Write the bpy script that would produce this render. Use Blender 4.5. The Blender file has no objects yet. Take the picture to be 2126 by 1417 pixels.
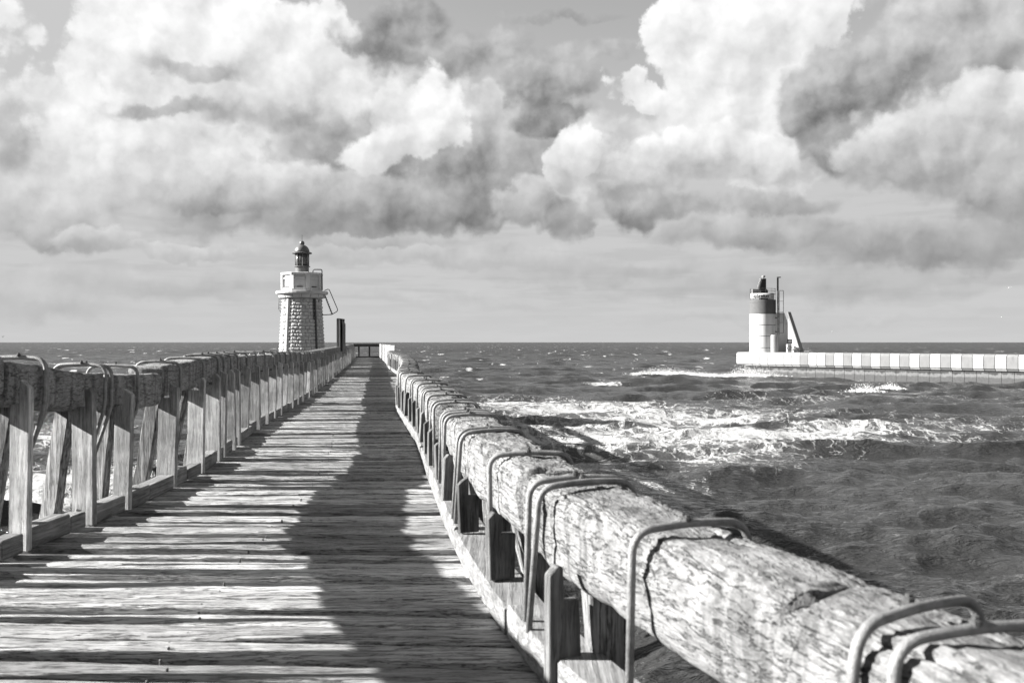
import bpy, bmesh, math, random
import numpy as np
from mathutils import Vector, Matrix

random.seed(7)
rng = np.random.default_rng(7)
scene = bpy.context.scene
COL = scene.collection
R = math.radians

# ------------------------------------------------------------------ camera
EYE = 1.45                       # eye above the boardwalk (boardwalk top = z 0)
FPX = 2000.0                     # focal length in pixels of the 2126 px wide photograph
SEA = -5.2                       # mean sea level
cam_d = bpy.data.cameras.new('camera')
cam = bpy.data.objects.new('camera', cam_d)
COL.objects.link(cam)
cam.location = (0, 0, EYE)
cam.rotation_euler = (R(90), 0, 0)
cam_d.sensor_width = 36
cam_d.lens = FPX / 2126 * 36
cam_d.shift_y = 0.0007
cam_d.clip_start = 0.05
cam_d.clip_end = 80000
cam_d.dof.use_dof = True
cam_d.dof.focus_distance = 22
cam_d.dof.aperture_fstop = 4.0
scene.camera = cam

# ------------------------------------------------------------------ exposure
vs = scene.view_settings
vs.view_transform = 'Standard'
vs.look = 'None'
vs.gamma = 1
vs.use_curve_mapping = False
vs.exposure = 2.0
GAIN = 2 ** vs.exposure
scene.cycles.use_denoising = True
scene.cycles.max_bounces = 6
scene.cycles.diffuse_bounces = 3
scene.cycles.glossy_bounces = 3
scene.cycles.transmission_bounces = 3
scene.cycles.caustics_reflective = False
scene.cycles.caustics_refractive = False

# ------------------------------------------------------------------ sun
SUN_EL = R(25.0)
SUN_BACK = R(0.5)                # sun stands on the left, a little behind the camera
to_sun = Vector((-math.cos(SUN_BACK) * math.cos(SUN_EL), -math.sin(SUN_BACK) * math.cos(SUN_EL), math.sin(SUN_EL)))
sl = bpy.data.lights.new('sun', 'SUN')
sl.energy = 5.0
sl.angle = R(0.5)
sl.color = (1.0, 0.99, 0.97)
so = bpy.data.objects.new('sun', sl)
COL.objects.link(so)
so.rotation_euler = (-to_sun).to_track_quat('-Z', 'Y').to_euler()
so.location = (0, 0, 60)


# ------------------------------------------------------------------ node helper
class NG:
    def __init__(self, tree):
        self.t = tree
        self.n = tree.nodes
        self.l = tree.links

    def add(self, typ, **kw):
        nd = self.n.new(typ)
        for k, v in kw.items():
            setattr(nd, k, v)
        return nd

    def put(self, sock, v):
        if isinstance(v, bpy.types.NodeSocket):
            self.l.new(v, sock)
        elif v is not None:
            sock.default_value = v

    def m(self, op, a, b=None, c=None, clamp=False):
        nd = self.add('ShaderNodeMath', operation=op, use_clamp=clamp)
        self.put(nd.inputs[0], a)
        if b is not None: self.put(nd.inputs[1], b)
        if c is not None: self.put(nd.inputs[2], c)
        return nd.outputs[0]

    def vm(self, op, a, b=None, scale=None):
        nd = self.add('ShaderNodeVectorMath', operation=op)
        self.put(nd.inputs[0], a)
        if b is not None: self.put(nd.inputs[1], b)
        if scale is not None: self.put(nd.inputs['Scale'], scale)
        return nd.outputs['Value'] if op in ('LENGTH', 'DOT_PRODUCT', 'DISTANCE') else nd.outputs[0]

    def noise(self, vec, scale, detail=4.0, rough=0.55, lac=2.0, dist=0.0, out='Fac'):
        nd = self.add('ShaderNodeTexNoise')
        self.put(nd.inputs['Vector'], vec)
        nd.inputs['Scale'].default_value = scale
        nd.inputs['Detail'].default_value = detail
        nd.inputs['Roughness'].default_value = rough
        nd.inputs['Lacunarity'].default_value = lac
        nd.inputs['Distortion'].default_value = dist
        return nd.outputs[out]

    def voro(self, vec, scale, feature='F1', out='Distance', smooth=None, rnd=1.0):
        nd = self.add('ShaderNodeTexVoronoi', feature=feature)
        self.put(nd.inputs['Vector'], vec)
        nd.inputs['Scale'].default_value = scale
        nd.inputs['Randomness'].default_value = rnd
        if smooth is not None and 'Smoothness' in nd.inputs: nd.inputs['Smoothness'].default_value = smooth
        return nd.outputs[out]

    def ss(self, x, lo, hi, a=0.0, b=1.0):
        nd = self.add('ShaderNodeMapRange', interpolation_type='SMOOTHSTEP')
        self.put(nd.inputs['Value'], x)
        self.put(nd.inputs['From Min'], lo)
        self.put(nd.inputs['From Max'], hi)
        self.put(nd.inputs['To Min'], a)
        self.put(nd.inputs['To Max'], b)
        return nd.outputs[0]

    def lin(self, x, lo, hi, a=0.0, b=1.0):
        nd = self.add('ShaderNodeMapRange')
        self.put(nd.inputs['Value'], x)
        nd.inputs['From Min'].default_value = lo
        nd.inputs['From Max'].default_value = hi
        self.put(nd.inputs['To Min'], a)
        self.put(nd.inputs['To Max'], b)
        return nd.outputs[0]

    def mix(self, f, a, b):
        nd = self.add('ShaderNodeMix')
        self.put(nd.inputs[0], f)
        self.put(nd.inputs[2], a)
        self.put(nd.inputs[3], b)
        return nd.outputs[0]

    def mapping(self, vec, scale=(1, 1, 1), rot=(0, 0, 0), loc=(0, 0, 0)):
        nd = self.add('ShaderNodeMapping')
        self.put(nd.inputs['Vector'], vec)
        nd.inputs['Scale'].default_value = scale
        nd.inputs['Rotation'].default_value = rot
        nd.inputs['Location'].default_value = loc
        return nd.outputs[0]

    def grey(self, v):
        nd = self.add('ShaderNodeCombineColor')
        for i in range(3): self.put(nd.inputs[i], v)
        return nd.outputs[0]


def s2l(v):
    v = v / 255.0
    return v / 12.92 if v <= 0.04045 else ((v + 0.055) / 1.055) ** 2.4


# ------------------------------------------------------------------ world: daylight sky with cumulus
world = bpy.data.worlds.new('World')
scene.world = world
world.use_nodes = True
world.cycles.sampling_method = 'MANUAL'
world.cycles.sample_map_resolution = 256
wt = world.node_tree
wt.nodes.clear()
g = NG(wt)
BG = 0.06                        # background strength
UNIT = 1.0 / (GAIN * BG)         # one display white in background colour units
sky = g.add('ShaderNodeTexSky', sky_type='NISHITA')
sky.sun_disc = False
sky.sun_elevation = SUN_EL
sky.sun_rotation = math.atan2(to_sun.x, to_sun.y)
sky.air_density = 1.0
sky.dust_density = 1.5
sky.ozone_density = 1.0
bw = g.add('ShaderNodeRGBToBW')
g.l.new(sky.outputs[0], bw.inputs[0])
tc = g.add('ShaderNodeTexCoord')
D = tc.outputs['Generated']
sep = g.add('ShaderNodeSeparateXYZ')
g.l.new(D, sep.inputs[0])
az = g.m('MULTIPLY', g.m('ARCTAN2', sep.outputs[0], sep.outputs[1]), 2000.0)
el = g.m('MULTIPLY', g.m('ARCSINE', sep.outputs[2]), 2000.0)


def ang(px, py):
    a = math.atan((px - 1063) / FPX)
    e = math.atan((710 - py) / FPX * math.cos(a))
    return a * 2000, e * 2000


# clear sky: brighter towards the horizon, all in grey like the film
clear = g.m('MULTIPLY', bw.outputs[0], 0.85)
clear = g.m('MINIMUM', clear, s2l(203) * UNIT)
clear = g.m('DIVIDE', clear, UNIT)
clear = g.m('MAXIMUM', clear, g.ss(el, 0, 420, s2l(204), 0.0))
# noise fields
warp_c = g.noise(D, 9.0, 4.0, 0.58, out='Color')
warp_v = g.vm('SUBTRACT', warp_c, (0.5, 0.5, 0.5))
wsep = g.add('ShaderNodeSeparateXYZ')
g.l.new(warp_v, wsep.inputs[0])
warp2 = g.vm('SUBTRACT', g.noise(D, 34.0, 7.0, 0.62, out='Color'), (0.5, 0.5, 0.5))
wsep2 = g.add('ShaderNodeSeparateXYZ')
g.l.new(warp2, wsep2.inputs[0])
U = g.m('ADD', g.m('MULTIPLY_ADD', wsep.outputs[0], 210.0, az), g.m('MULTIPLY', wsep2.outputs[0], 55.0))
V = g.m('ADD', g.m('MULTIPLY_ADD', wsep.outputs[2], 130.0, el), g.m('MULTIPLY', wsep2.outputs[2], 48.0))
Ddist = g.vm('ADD', D, g.vm('SCALE', warp2, scale=0.022))


def billow(vec, s):
    v1 = g.voro(vec, s)
    v2 = g.voro(vec, s * 2.7)
    a = g.m('MULTIPLY_ADD', v2, 0.42, v1)
    a = g.m('MULTIPLY_ADD', g.voro(vec, s * 6.3), 0.18, a)
    return g.m('SUBTRACT', 1.0, g.m('DIVIDE', a, 1.05))


fb = g.noise(D, 15.0, 7.0, 0.52)
fb_off = g.noise(g.vm('ADD', D, (-0.014, 0.0, 0.014)), 15.0, 7.0, 0.52)
bil = billow(Ddist, 15.0)
bil_off = billow(g.vm('ADD', Ddist, (-0.011, 0.0, 0.011)), 15.0)
n_edge = g.m('ADD', g.m('MULTIPLY', bil, 0.95), g.m('MULTIPLY', fb, 0.55))
fb2 = g.noise(D, 75.0, 6.0, 0.6)
fb2_off = g.noise(g.vm('ADD', D, (-0.0035, 0.0, 0.0035)), 75.0, 6.0, 0.6)
n_edge = g.m('MULTIPLY_ADD', g.m('SUBTRACT', fb2, 0.5), 0.24, n_edge)
n_edge = g.m('SUBTRACT', n_edge, 0.72)
relief = g.m('ADD', g.m('MULTIPLY', g.m('SUBTRACT', fb, fb_off), 0.55),
             g.m('MULTIPLY', g.m('SUBTRACT', bil, bil_off), 0.38))
relief = g.m('MULTIPLY_ADD', g.m('SUBTRACT', fb2, fb2_off), 0.13, relief)
strata = g.noise(g.mapping(D, scale=(3.0, 3.0, 26.0)), 4.0, 5.0, 0.55)

val = clear
cover = None
# a loose deck of cloud all round the horizon, thinning overhead
allround = g.noise(g.mapping(D, scale=(1, 1, 2.2)), 4.2, 6.0, 0.6)
a0 = g.m('MULTIPLY', g.ss(allround, 0.46, 0.62), 0.8)
outside = g.m('MAXIMUM', g.ss(g.m('ABSOLUTE', az), 950, 1300), g.ss(el, 700, 900))
a0 = g.m('MULTIPLY', g.m('MULTIPLY', a0, outside), g.ss(el, 1900, 800))
val = g.mix(a0, val, g.m('MULTIPLY_ADD', g.m('SUBTRACT', fb, 0.5), 0.9, 0.5))
cover = a0
# low banded cloud and haze near the horizon
a1 = g.m('MULTIPLY', g.ss(strata, 0.42, 0.66), g.ss(el, 330, 60))
val = g.mix(g.m('MULTIPLY', a1, 0.25), val, s2l(214))
a2 = g.m('MULTIPLY', g.ss(strata, 0.55, 0.36), g.m('MULTIPLY', g.ss(el, 380, 200), g.ss(el, 40, 110)))
val = g.mix(g.m('MULTIPLY', a2, 0.22), val, s2l(165))

CLOUDS = [  # x, y, rx, ry, turn, top, base, softness, raggedness, opacity
    (1200, 110, 210, 26, 4, 192, 186, 1.0, 0.5, 0.8),
    (1180, 30, 170, 16, 0, 176, 172, 1.0, 0.5, 0.6),
    (110, 620, 200, 60, 0, 214, 196, 1.0, 0.5, 0.8),
    (950, 530, 420, 30, 0, 206, 190, 1.0, 0.6, 0.7),
    (430, 150, 440, 240, 0, 253, 226, 0.30, 1.0, 1.0),
    (90, 330, 300, 190, 0, 240, 205, 0.45, 0.9, 1.0),
    (15, 290, 110, 110, 0, 186, 170, 0.9, 0.9, 0.8),
    (330, 330, 290, 110, 0, 242, 214, 0.6, 0.9, 0.9),
    (780, 270, 330, 170, 0, 236, 160, 0.55, 0.8, 1.0),
    (650, 265, 330, 40, -4, 172, 165, 1.0, 0.9, 0.6),
    (330, 230, 130, 24, 8, 168, 165, 1.0, 1.2, 0.7),
    (400, 150, 120, 26, -6, 178, 170, 1.0, 1.2, 0.6),
    (810, 60, 110, 110, 0, 172, 152, 0.6, 0.8, 0.95),
    (960, 100, 170, 52, 6, 186, 168, 0.8, 0.8, 0.95),
    (1110, 190, 150, 62, 8, 192, 160, 0.7, 0.8, 0.95),
    (560, 395, 360, 75, 0, 226, 186, 0.6, 0.8, 1.0),
    (860, 420, 330, 75, 0, 196, 150, 0.7, 0.7, 1.0),
    (640, 465, 440, 40, 0, 162, 154, 1.5, 0.5, 0.9),
    (390, 462, 170, 12, 0, 200, 196, 1.4, 0.4, 0.45),
    (1040, 330, 150, 150, 0, 196, 160, 0.6, 0.9, 0.95),
    (880, 235, 80, 110, -20, 248, 235, 0.4, 0.8, 1.0),
    (825, 305, 140, 52, 18, 244, 222, 0.5, 0.7, 1.0),
    (1010, 200, 50, 55, 0, 232, 205, 0.6, 0.9, 0.9),
    (1160, 245, 110, 46, -4, 150, 140, 0.7, 0.7, 0.95),
    (1560, 160, 270, 260, 0, 254, 236, 0.22, 0.9, 1.0),
    (1330, 195, 76, 72, 10, 252, 236, 0.25, 1.0, 1.0),
    (1300, 300, 120, 90, 0, 222, 196, 0.6, 0.9, 0.9),
    (1215, 340, 62, 80, 0, 242, 214, 0.4, 1.0, 1.0),
    (1120, 430, 110, 60, 0, 212, 168, 0.6, 1.0, 0.9),
    (1170, 450, 50, 62, 0, 164, 154, 0.8, 1.0, 0.8),
    (1480, 330, 260, 70, 0, 246, 200, 0.6, 0.7, 1.0),
    (1330, 430, 75, 62, 0, 168, 150, 0.8, 0.8, 0.9),
    (1560, 425, 330, 40, 0, 196, 172, 0.9, 0.8, 0.9),
    (1980, 110, 330, 190, 0, 212, 182, 0.7, 0.9, 1.0),
    (1770, 170, 160, 90, 14, 196, 152, 0.6, 0.9, 1.0),
    (1760, 290, 110, 80, 0, 170, 156, 0.8, 0.9, 0.9),
    (2060, 230, 150, 90, 0, 240, 200, 0.5, 1.0, 0.95),
    (1910, 330, 200, 110, 0, 222, 176, 0.6, 0.9, 0.95),
    (2010, 60, 80, 110, 0, 176, 168, 0.9, 0.9, 0.7),
    (2060, 400, 130, 100, 0, 196, 160, 0.7, 0.9, 0.9),
    (1600, 480, 300, 46, 0, 198, 172, 0.8, 0.8, 0.9),
    (1880, 515, 350, 66, 0, 178, 160, 1.2, 0.6, 0.95),
    (1650, 590, 620, 34, 0, 186, 180, 1.6, 0.5, 0.6),
    (1250, 560, 420, 26, 0, 188, 182, 1.6, 0.6, 0.5),
    (320, 585, 420, 40, 0, 202, 188, 1.4, 0.6, 0.6),
    (900, 615, 500, 22, 0, 208, 200, 1.6, 0.5, 0.5),
    (1600, 655, 600, 16, 0, 206, 200, 1.6, 0.5, 0.4),
    (90, 470, 170, 52, 0, 196, 170, 0.8, 0.9, 0.9),
    (190, 490, 120, 40, 0, 220, 190, 0.6, 0.9, 0.85),
    (380, 515, 190, 18, 0, 212, 196, 0.9, 0.6, 0.8),
    (800, 500, 170, 16, 0, 198, 190, 0.9, 0.6, 0.8),
]
for (x, y, rx, ry, turn, vt, vb, soft, rag, op) in CLOUDS:
    ca, ce = ang(x, y)
    k = math.cos(math.atan((x - 1063) / FPX)) ** 2
    rx = rx * k
    ct, st = math.cos(R(turn)), math.sin(R(turn))
    du = g.m('SUBTRACT', U, ca)
    dv = g.m('SUBTRACT', V, ce)
    p = g.m('MULTIPLY_ADD', dv, st / rx, g.m('MULTIPLY', du, ct / rx))
    q = g.m('MULTIPLY_ADD', dv, ct / ry, g.m('MULTIPLY', du, -st / ry))
    r2 = g.m('MULTIPLY_ADD', q, q, g.m('MULTIPLY', p, p))
    rr = g.m('SQRT', r2)
    body = g.m('SUBTRACT', 1.0 + 0.12, rr)
    body = g.m('MULTIPLY_ADD', n_edge, rag * 0.75, body)
    al = g.ss(body, 0.0, soft * 0.52)
    if op < 1: al = g.m('MULTIPLY', al, op)
    c = g.ss(q, -0.8, 0.85, s2l(vb - 8), s2l(min(vt, 247)))
    val = g.mix(al, val, c)
    cover = al if cover is None else g.m('MAXIMUM', cover, al)
shade = g.m('MULTIPLY', relief, g.m('MULTIPLY', cover, 0.95))
shade = g.m('MULTIPLY', shade, g.ss(el, 60, 420, 0.35, 1.0))
val = g.m('MAXIMUM', g.m('ADD', val, g.m('MULTIPLY', shade, 1.0)), 0.12)
val = g.m('MINIMUM', val, 1.08)
val = g.m('MULTIPLY', val, UNIT)
bgn = g.add('ShaderNodeBackground')
g.l.new(g.grey(val), bgn.inputs['Color'])
bgn.inputs['Strength'].default_value = BG
wo = g.add('ShaderNodeOutputWorld')
g.l.new(bgn.outputs[0], wo.inputs['Surface'])


# ------------------------------------------------------------------ numpy noise
_perm = rng.permutation(512).astype(np.int64)
_grad = rng.normal(size=(512, 3))
_grad /= np.linalg.norm(_grad, axis=1)[:, None]


def perlin(p):
    p = np.asarray(p, dtype=np.float64)
    i = np.floor(p).astype(np.int64)
    f = p - i
    u = f * f * f * (f * (f * 6 - 15) + 10)
    out = 0
    for dx in (0, 1):
        wx = u[..., 0] if dx else 1 - u[..., 0]
        for dy in (0, 1):
            wy = u[..., 1] if dy else 1 - u[..., 1]
            for dz in (0, 1):
                wz = u[..., 2] if dz else 1 - u[..., 2]
                h = _perm[(_perm[(_perm[(i[..., 0] + dx) & 511] + i[..., 1] + dy) & 511] + i[..., 2] + dz) & 511]
                gr = _grad[h]
                d = gr[..., 0] * (f[..., 0] - dx) + gr[..., 1] * (f[..., 1] - dy) + gr[..., 2] * (f[..., 2] - dz)
                out = out + wx * wy * wz * d
    return out


def fbm(p, octv=4, gain=0.5, ridged=False):
    p = np.asarray(p, dtype=np.float64)
    s, a = 0, 1.0
    for o in range(octv):
        n = perlin(p * (2.03 ** o) + 17.3 * o)
        s = s + a * ((0.35 - np.abs(n)) if ridged else n)
        a *= gain
    return s


# ------------------------------------------------------------------ object helpers
def link(name, data, parent=None, mat=None):
    o = bpy.data.objects.new(name, data)
    COL.objects.link(o)
    if parent is not None: o.parent = parent
    if mat is not None and data is not None and not data.materials: data.materials.append(mat)
    return o


def wloc(o):
    v = Vector((0, 0, 0))
    while o is not None:
        v = v + o.location
        o = o.parent
    return v


def thing(name, label, cat, loc=(0, 0, 0), group=None):
    o = link(name, None)
    o.location = loc
    o.empty_display_size = 0.3
    o['label'] = label
    o['category'] = cat
    if group: o['group'] = group
    return o


def tag(o, label, cat, group=None):
    o['label'] = label
    o['category'] = cat
    if group: o['group'] = group
    return o


def mesh_of(name, verts, faces, smooth=False):
    me = bpy.data.meshes.new(name)
    if isinstance(verts, np.ndarray): verts = verts.tolist()
    me.from_pydata(verts, [], faces)
    if smooth:
        me.polygons.foreach_set('use_smooth', [True] * len(me.polygons))
    me.update()
    return me


def part(name, verts, faces, mat, parent=None, smooth=False):
    """verts in world coordinates; the parent's chain of locations is taken off"""
    me = mesh_of(name, verts, faces, smooth)
    me.materials.append(mat)
    o = link(name, me, parent)
    if parent is not None: o.location = -wloc(parent)
    return o


def bm_mesh(name, bm, mat, smooth=False):
    bmesh.ops.recalc_face_normals(bm, faces=bm.faces[:])
    me = bpy.data.meshes.new(name)
    bm.to_mesh(me)
    bm.free()
    if smooth: me.polygons.foreach_set('use_smooth', [True] * len(me.polygons))
    if mat: me.materials.append(mat)
    return me


def bm_part(name, bm, mat, parent=None, smooth=False):
    o = link(name, bm_mesh(name, bm, mat, smooth), parent)
    if parent is not None: o.location = -wloc(parent)
    return o


def bm_box(bm, lo, hi, bevel=0.0, mtx=None, seg=1):
    r = bmesh.ops.create_cube(bm, size=1.0)
    vv = r['verts']
    for v in vv:
        v.co = Vector(((lo[0] + hi[0]) / 2 + v.co.x * (hi[0] - lo[0]), (lo[1] + hi[1]) / 2 + v.co.y * (hi[1] - lo[1]),
                       (lo[2] + hi[2]) / 2 + v.co.z * (hi[2] - lo[2])))
    if bevel > 0:
        ed = list({e for v in vv for e in v.link_edges})
        rb = bmesh.ops.bevel(bm, geom=ed, offset=bevel, segments=seg, profile=0.5, affect='EDGES')
        vv = list({v for f in rb['faces'] for v in f.verts} | {v for v in vv if v.is_valid})
    if mtx is not None:
        for v in vv: v.co = mtx @ v.co
    return vv


def box(name, lo, hi, mat, parent=None, bevel=0.0, mtx=None, seg=1):
    bm = bmesh.new()
    bm_box(bm, lo, hi, bevel, mtx, seg)
    return bm_part(name, bm, mat, parent)


def lathe(profile, n=32, cx=0, cy=0, a0=0.0):
    """profile: list of (radius, z), rings of n points; closed with caps"""
    V, F = [], []
    for (r, z) in profile:
        for i in range(n):
            a = a0 + 2 * math.pi * i / n
            V.append((cx + r * math.cos(a), cy + r * math.sin(a), z))
    for k in range(len(profile) - 1):
        for i in range(n):
            j = (i + 1) % n
            F.append((k * n + i, k * n + j, (k + 1) * n + j, (k + 1) * n + i))
    F.append(tuple(reversed(range(n))))
    F.append(tuple((len(profile) - 1) * n + i for i in range(n)))
    return V, F


def fillet(pts, rad, n=5):
    pts = [Vector(p) for p in pts]
    out = [pts[0]]
    for i in range(1, len(pts) - 1):
        a, b, c = pts[i - 1], pts[i], pts[i + 1]
        d1, d2 = (a - b), (c - b)
        l = min(rad, d1.length * 0.45, d2.length * 0.45)
        p1, p2 = b + d1.normalized() * l, b + d2.normalized() * l
        for k in range(n + 1):
            t = k / n
            out.append((1 - t) ** 2 * p1 + 2 * t * (1 - t) * b + t * t * p2)
    out.append(pts[-1])
    return out


def tube(pts, rad, n=8, V=None, F=None):
    V = [] if V is None else V
    F = [] if F is None else F
    pts = [Vector(p) for p in pts]
    base = len(V)
    t = (pts[1] - pts[0]).normalized()
    up = Vector((0, 0, 1)) if abs(t.z) < 0.9 else Vector((1, 0, 0))
    nrm = t.cross(up).normalized()
    for i, p in enumerate(pts):
        if i == 0: d = pts[1] - pts[0]
        elif i == len(pts) - 1: d = pts[-1] - pts[-2]
        else: d = (pts[i + 1] - p).normalized() + (p - pts[i - 1]).normalized()
        d = d.normalized()
        nrm = (nrm - d * nrm.dot(d)).normalized()
        bn = d.cross(nrm)
        for k in range(n):
            a = 2 * math.pi * k / n
            V.append(tuple(p + rad * (math.cos(a) * nrm + math.sin(a) * bn)))
    for i in range(len(pts) - 1):
        for k in range(n):
            j = (k + 1) % n
            F.append((base + i * n + k, base + i * n + j, base + (i + 1) * n + j, base + (i + 1) * n + k))
    F.append(tuple(base + k for k in reversed(range(n))))
    F.append(tuple(base + (len(pts) - 1) * n + k for k in range(n)))
    return V, F


# ------------------------------------------------------------------ materials (all grey: black-and-white film)
def new_mat(name):
    m = bpy.data.materials.new(name)
    m.use_nodes = True
    m.node_tree.nodes.clear()
    gg = NG(m.node_tree)
    out = gg.add('ShaderNodeOutputMaterial')
    bs = gg.add('ShaderNodeBsdfPrincipled')
    gg.l.new(bs.outputs[0], out.inputs['Surface'])
    return m, gg, bs, out


def finish(gg, bs, col, rough=0.8, height=None, strength=0.5, dist=0.01, spec=0.3):
    gg.l.new(gg.grey(col), bs.inputs['Base Color'])
    gg.put(bs.inputs['Roughness'], rough)
    bs.inputs['Specular IOR Level'].default_value = spec
    if height is not None:
        b = gg.add('ShaderNodeBump')
        b.inputs['Strength'].default_value = strength
        b.inputs['Distance'].default_value = dist
        gg.l.new(height, b.inputs['Height'])
        gg.l.new(b.outputs[0], bs.inputs['Normal'])


def coords(gg):
    t = gg.add('ShaderNodeTexCoord').outputs['Object']
    oi = gg.add('ShaderNodeObjectInfo')
    off = gg.vm('SCALE', (31.7, 17.3, 23.9), scale=oi.outputs['Random'])
    return gg.vm('ADD', t, off), oi.outputs['Random'], t


def wood(name, axis, lo, hi, fibre=26.0, along=0.9, crack=0.5, bump=0.7, dist=0.012, tone=0.35, saw=0.0, stain=0.0, vary=0.18, wobble=0.015):
    m, gg, bs, out = new_mat(name)
    P, rnd, raw = coords(gg)
    def st(a, b):
        s = [b, b, b]
        s['XYZ'.index(axis)] = a
        return tuple(s)
    wob = gg.vm('SCALE', gg.vm('SUBTRACT', gg.noise(P, 2.2, 3.0, out='Color'), (0.5, 0.5, 0.5)), scale=wobble)
    P2 = gg.vm('ADD', P, wob)
    g1 = gg.noise(gg.mapping(P2, scale=st(along, fibre)), 1.0, 8.0, 0.66)
    g2 = gg.noise(gg.mapping(P2, scale=st(along * 3.5, fibre * 4.2)), 1.0, 4.0, 0.6)
    cr = gg.noise(gg.mapping(P2, scale=st(along * 0.7, fibre * 0.85), loc=(5.1, 2.2, 8.7)), 1.0, 6.0, 0.7)
    crack_m = gg.ss(gg.m('ABSOLUTE', gg.m('SUBTRACT', cr, 0.5)), 0.0, 0.035)       # 0 in a crack
    pat = gg.noise(P, 3.1, 5.0, 0.6)
    base = gg.m('MULTIPLY_ADD', gg.ss(g1, 0.3, 0.7), hi - lo, lo)
    base = gg.m('MULTIPLY', base, gg.lin(g2, 0.25, 0.75, 0.78, 1.2))
    base = gg.m('MULTIPLY', base, gg.ss(crack_m, 0.0, 1.0, 1.0 - crack, 1.0))
    base = gg.m('MULTIPLY', base, gg.lin(pat, 0.3, 0.7, 1.0 - tone, 1.0 + tone * 0.6))
    base = gg.m('MULTIPLY', base, gg.lin(rnd, 0.0, 1.0, 1.0 - vary, 1.0 + vary * 0.8))
    h = gg.m('MULTIPLY_ADD', g2, 0.35, g1)
    h = gg.m('MULTIPLY_ADD', crack_m, 0.45 * crack * 2, h)
    if saw:
        sw = gg.add('ShaderNodeTexWave', wave_type='BANDS', bands_direction='Z')
        gg.l.new(gg.mapping(P, rot=(0.0, 0.25, 0.0)), sw.inputs['Vector'])
        sw.inputs['Scale'].default_value = 21.0
        sw.inputs['Distortion'].default_value = 2.5
        sw.inputs['Detail'].default_value = 3.0
        h = gg.m('MULTIPLY_ADD', sw.outputs['Fac'], saw, h)
    if stain:
        sn = gg.noise(gg.mapping(P, scale=st(0.8, 3.2), loc=(3, 9, 1)), 1.6, 6.0, 0.65)
        sm = gg.ss(sn, 0.54, 0.66)
        base = gg.m('MULTIPLY', base, gg.m('SUBTRACT', 1.0, gg.m('MULTIPLY', sm, stain)))
    finish(gg, bs, base, 0.82, h, bump, dist, 0.25)
    return m


M_DECK = wood('deck_timber', 'X', 0.32, 0.54, fibre=80, along=2.6, crack=0.9, bump=0.75, dist=0.007, tone=0.25, vary=0.4, wobble=0.006)
M_BOARD = wood('sawn_board', 'Z', 0.26, 0.50, fibre=34, along=2.2, crack=0.4, bump=0.8, dist=0.005, tone=0.4, saw=0.05, stain=0.35, vary=0.28)
M_BOARD_R = wood('shaded_board', 'Z', 0.09, 0.20, fibre=34, along=2.2, crack=0.4, bump=0.8, dist=0.005, tone=0.4, stain=0.5)  # darker copy of the sawn board, shade on the right-hand boards put into its colour
M_POST = wood('old_post', 'Z', 0.10, 0.34, fibre=30, along=1.6, crack=0.6, bump=0.9, dist=0.012, tone=0.45, stain=0.85)
M_KERB = wood('kerb_timber', 'Y', 0.15, 0.30, fibre=40, along=1.2, crack=0.4, bump=0.7, dist=0.008, tone=0.3)
M_PILE = wood('pile_timber', 'Z', 0.04, 0.14, fibre=12, along=0.9, crack=0.6, bump=0.9, dist=0.02, tone=0.4)
M_DARKBEAM = wood('tarred_beam', 'X', 0.025, 0.06, fibre=14, along=0.8, crack=0.4, bump=0.6, dist=0.01)


def beam_mat(name, lo, hi, pit, bump):
    m, gg, bs, out = new_mat(name)
    P, rnd, raw = coords(gg)
    P = gg.mapping(P, rot=(0, 0, -0.2))
    wob = gg.vm('SCALE', gg.vm('SUBTRACT', gg.noise(P, 3.0, 4.0, out='Color'), (0.5, 0.5, 0.5)), scale=0.035)
    P2 = gg.vm('ADD', P, wob)
    fib = gg.noise(gg.mapping(P2, scale=(105, 6, 105)), 1.0, 6.0, 0.68)
    fine = gg.noise(P, 130.0, 4.0, 0.6)
    big = gg.noise(P, 5.0, 6.0, 0.65)
    pitn = gg.noise(gg.mapping(P2, scale=(1, 0.3, 1)), 42.0, 4.0, 0.62)
    pits = gg.ss(pitn, 0.585, 0.66)
    fis = gg.noise(gg.mapping(P2, scale=(22, 0.9, 22)), 1.0, 5.0, 0.6)
    pits = gg.m('MAXIMUM', gg.m('MULTIPLY', pits, 0.6), gg.m('MULTIPLY', gg.ss(gg.m('ABSOLUTE', gg.m('SUBTRACT', fis, 0.5)), 0.02, 0.0), 0.9))
    streak = gg.noise(gg.mapping(P, scale=(9, 9, 1.1)), 1.0, 5.0, 0.6)
    base = gg.lin(fib, 0.28, 0.72, lo, hi)
    base = gg.m('MULTIPLY', base, gg.lin(big, 0.3, 0.7, 0.72, 1.22))
    base = gg.m('MULTIPLY', base, gg.m('SUBTRACT', 1.0, gg.m('MULTIPLY', pits, pit)))
    base = gg.m('MULTIPLY', base, gg.lin(fine, 0.3, 0.7, 0.8, 1.15))
    base = gg.m('MULTIPLY', base, gg.ss(streak, 0.64, 0.5, 0.55, 1.0))
    h = gg.m('MULTIPLY', fib, 0.9)
    h = gg.m('MULTIPLY_ADD', pits, -0.7, h)
    h = gg.m('MULTIPLY_ADD', fine, 0.2, h)
    finish(gg, bs, base, 0.88, h, bump, 0.014, 0.2)
    return m


M_BEAM_R = beam_mat('lichened_beam', 0.12, 0.32, 0.8, 0.95)
M_BEAM_L = beam_mat('old_beam', 0.13, 0.36, 0.7, 0.8)


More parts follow.
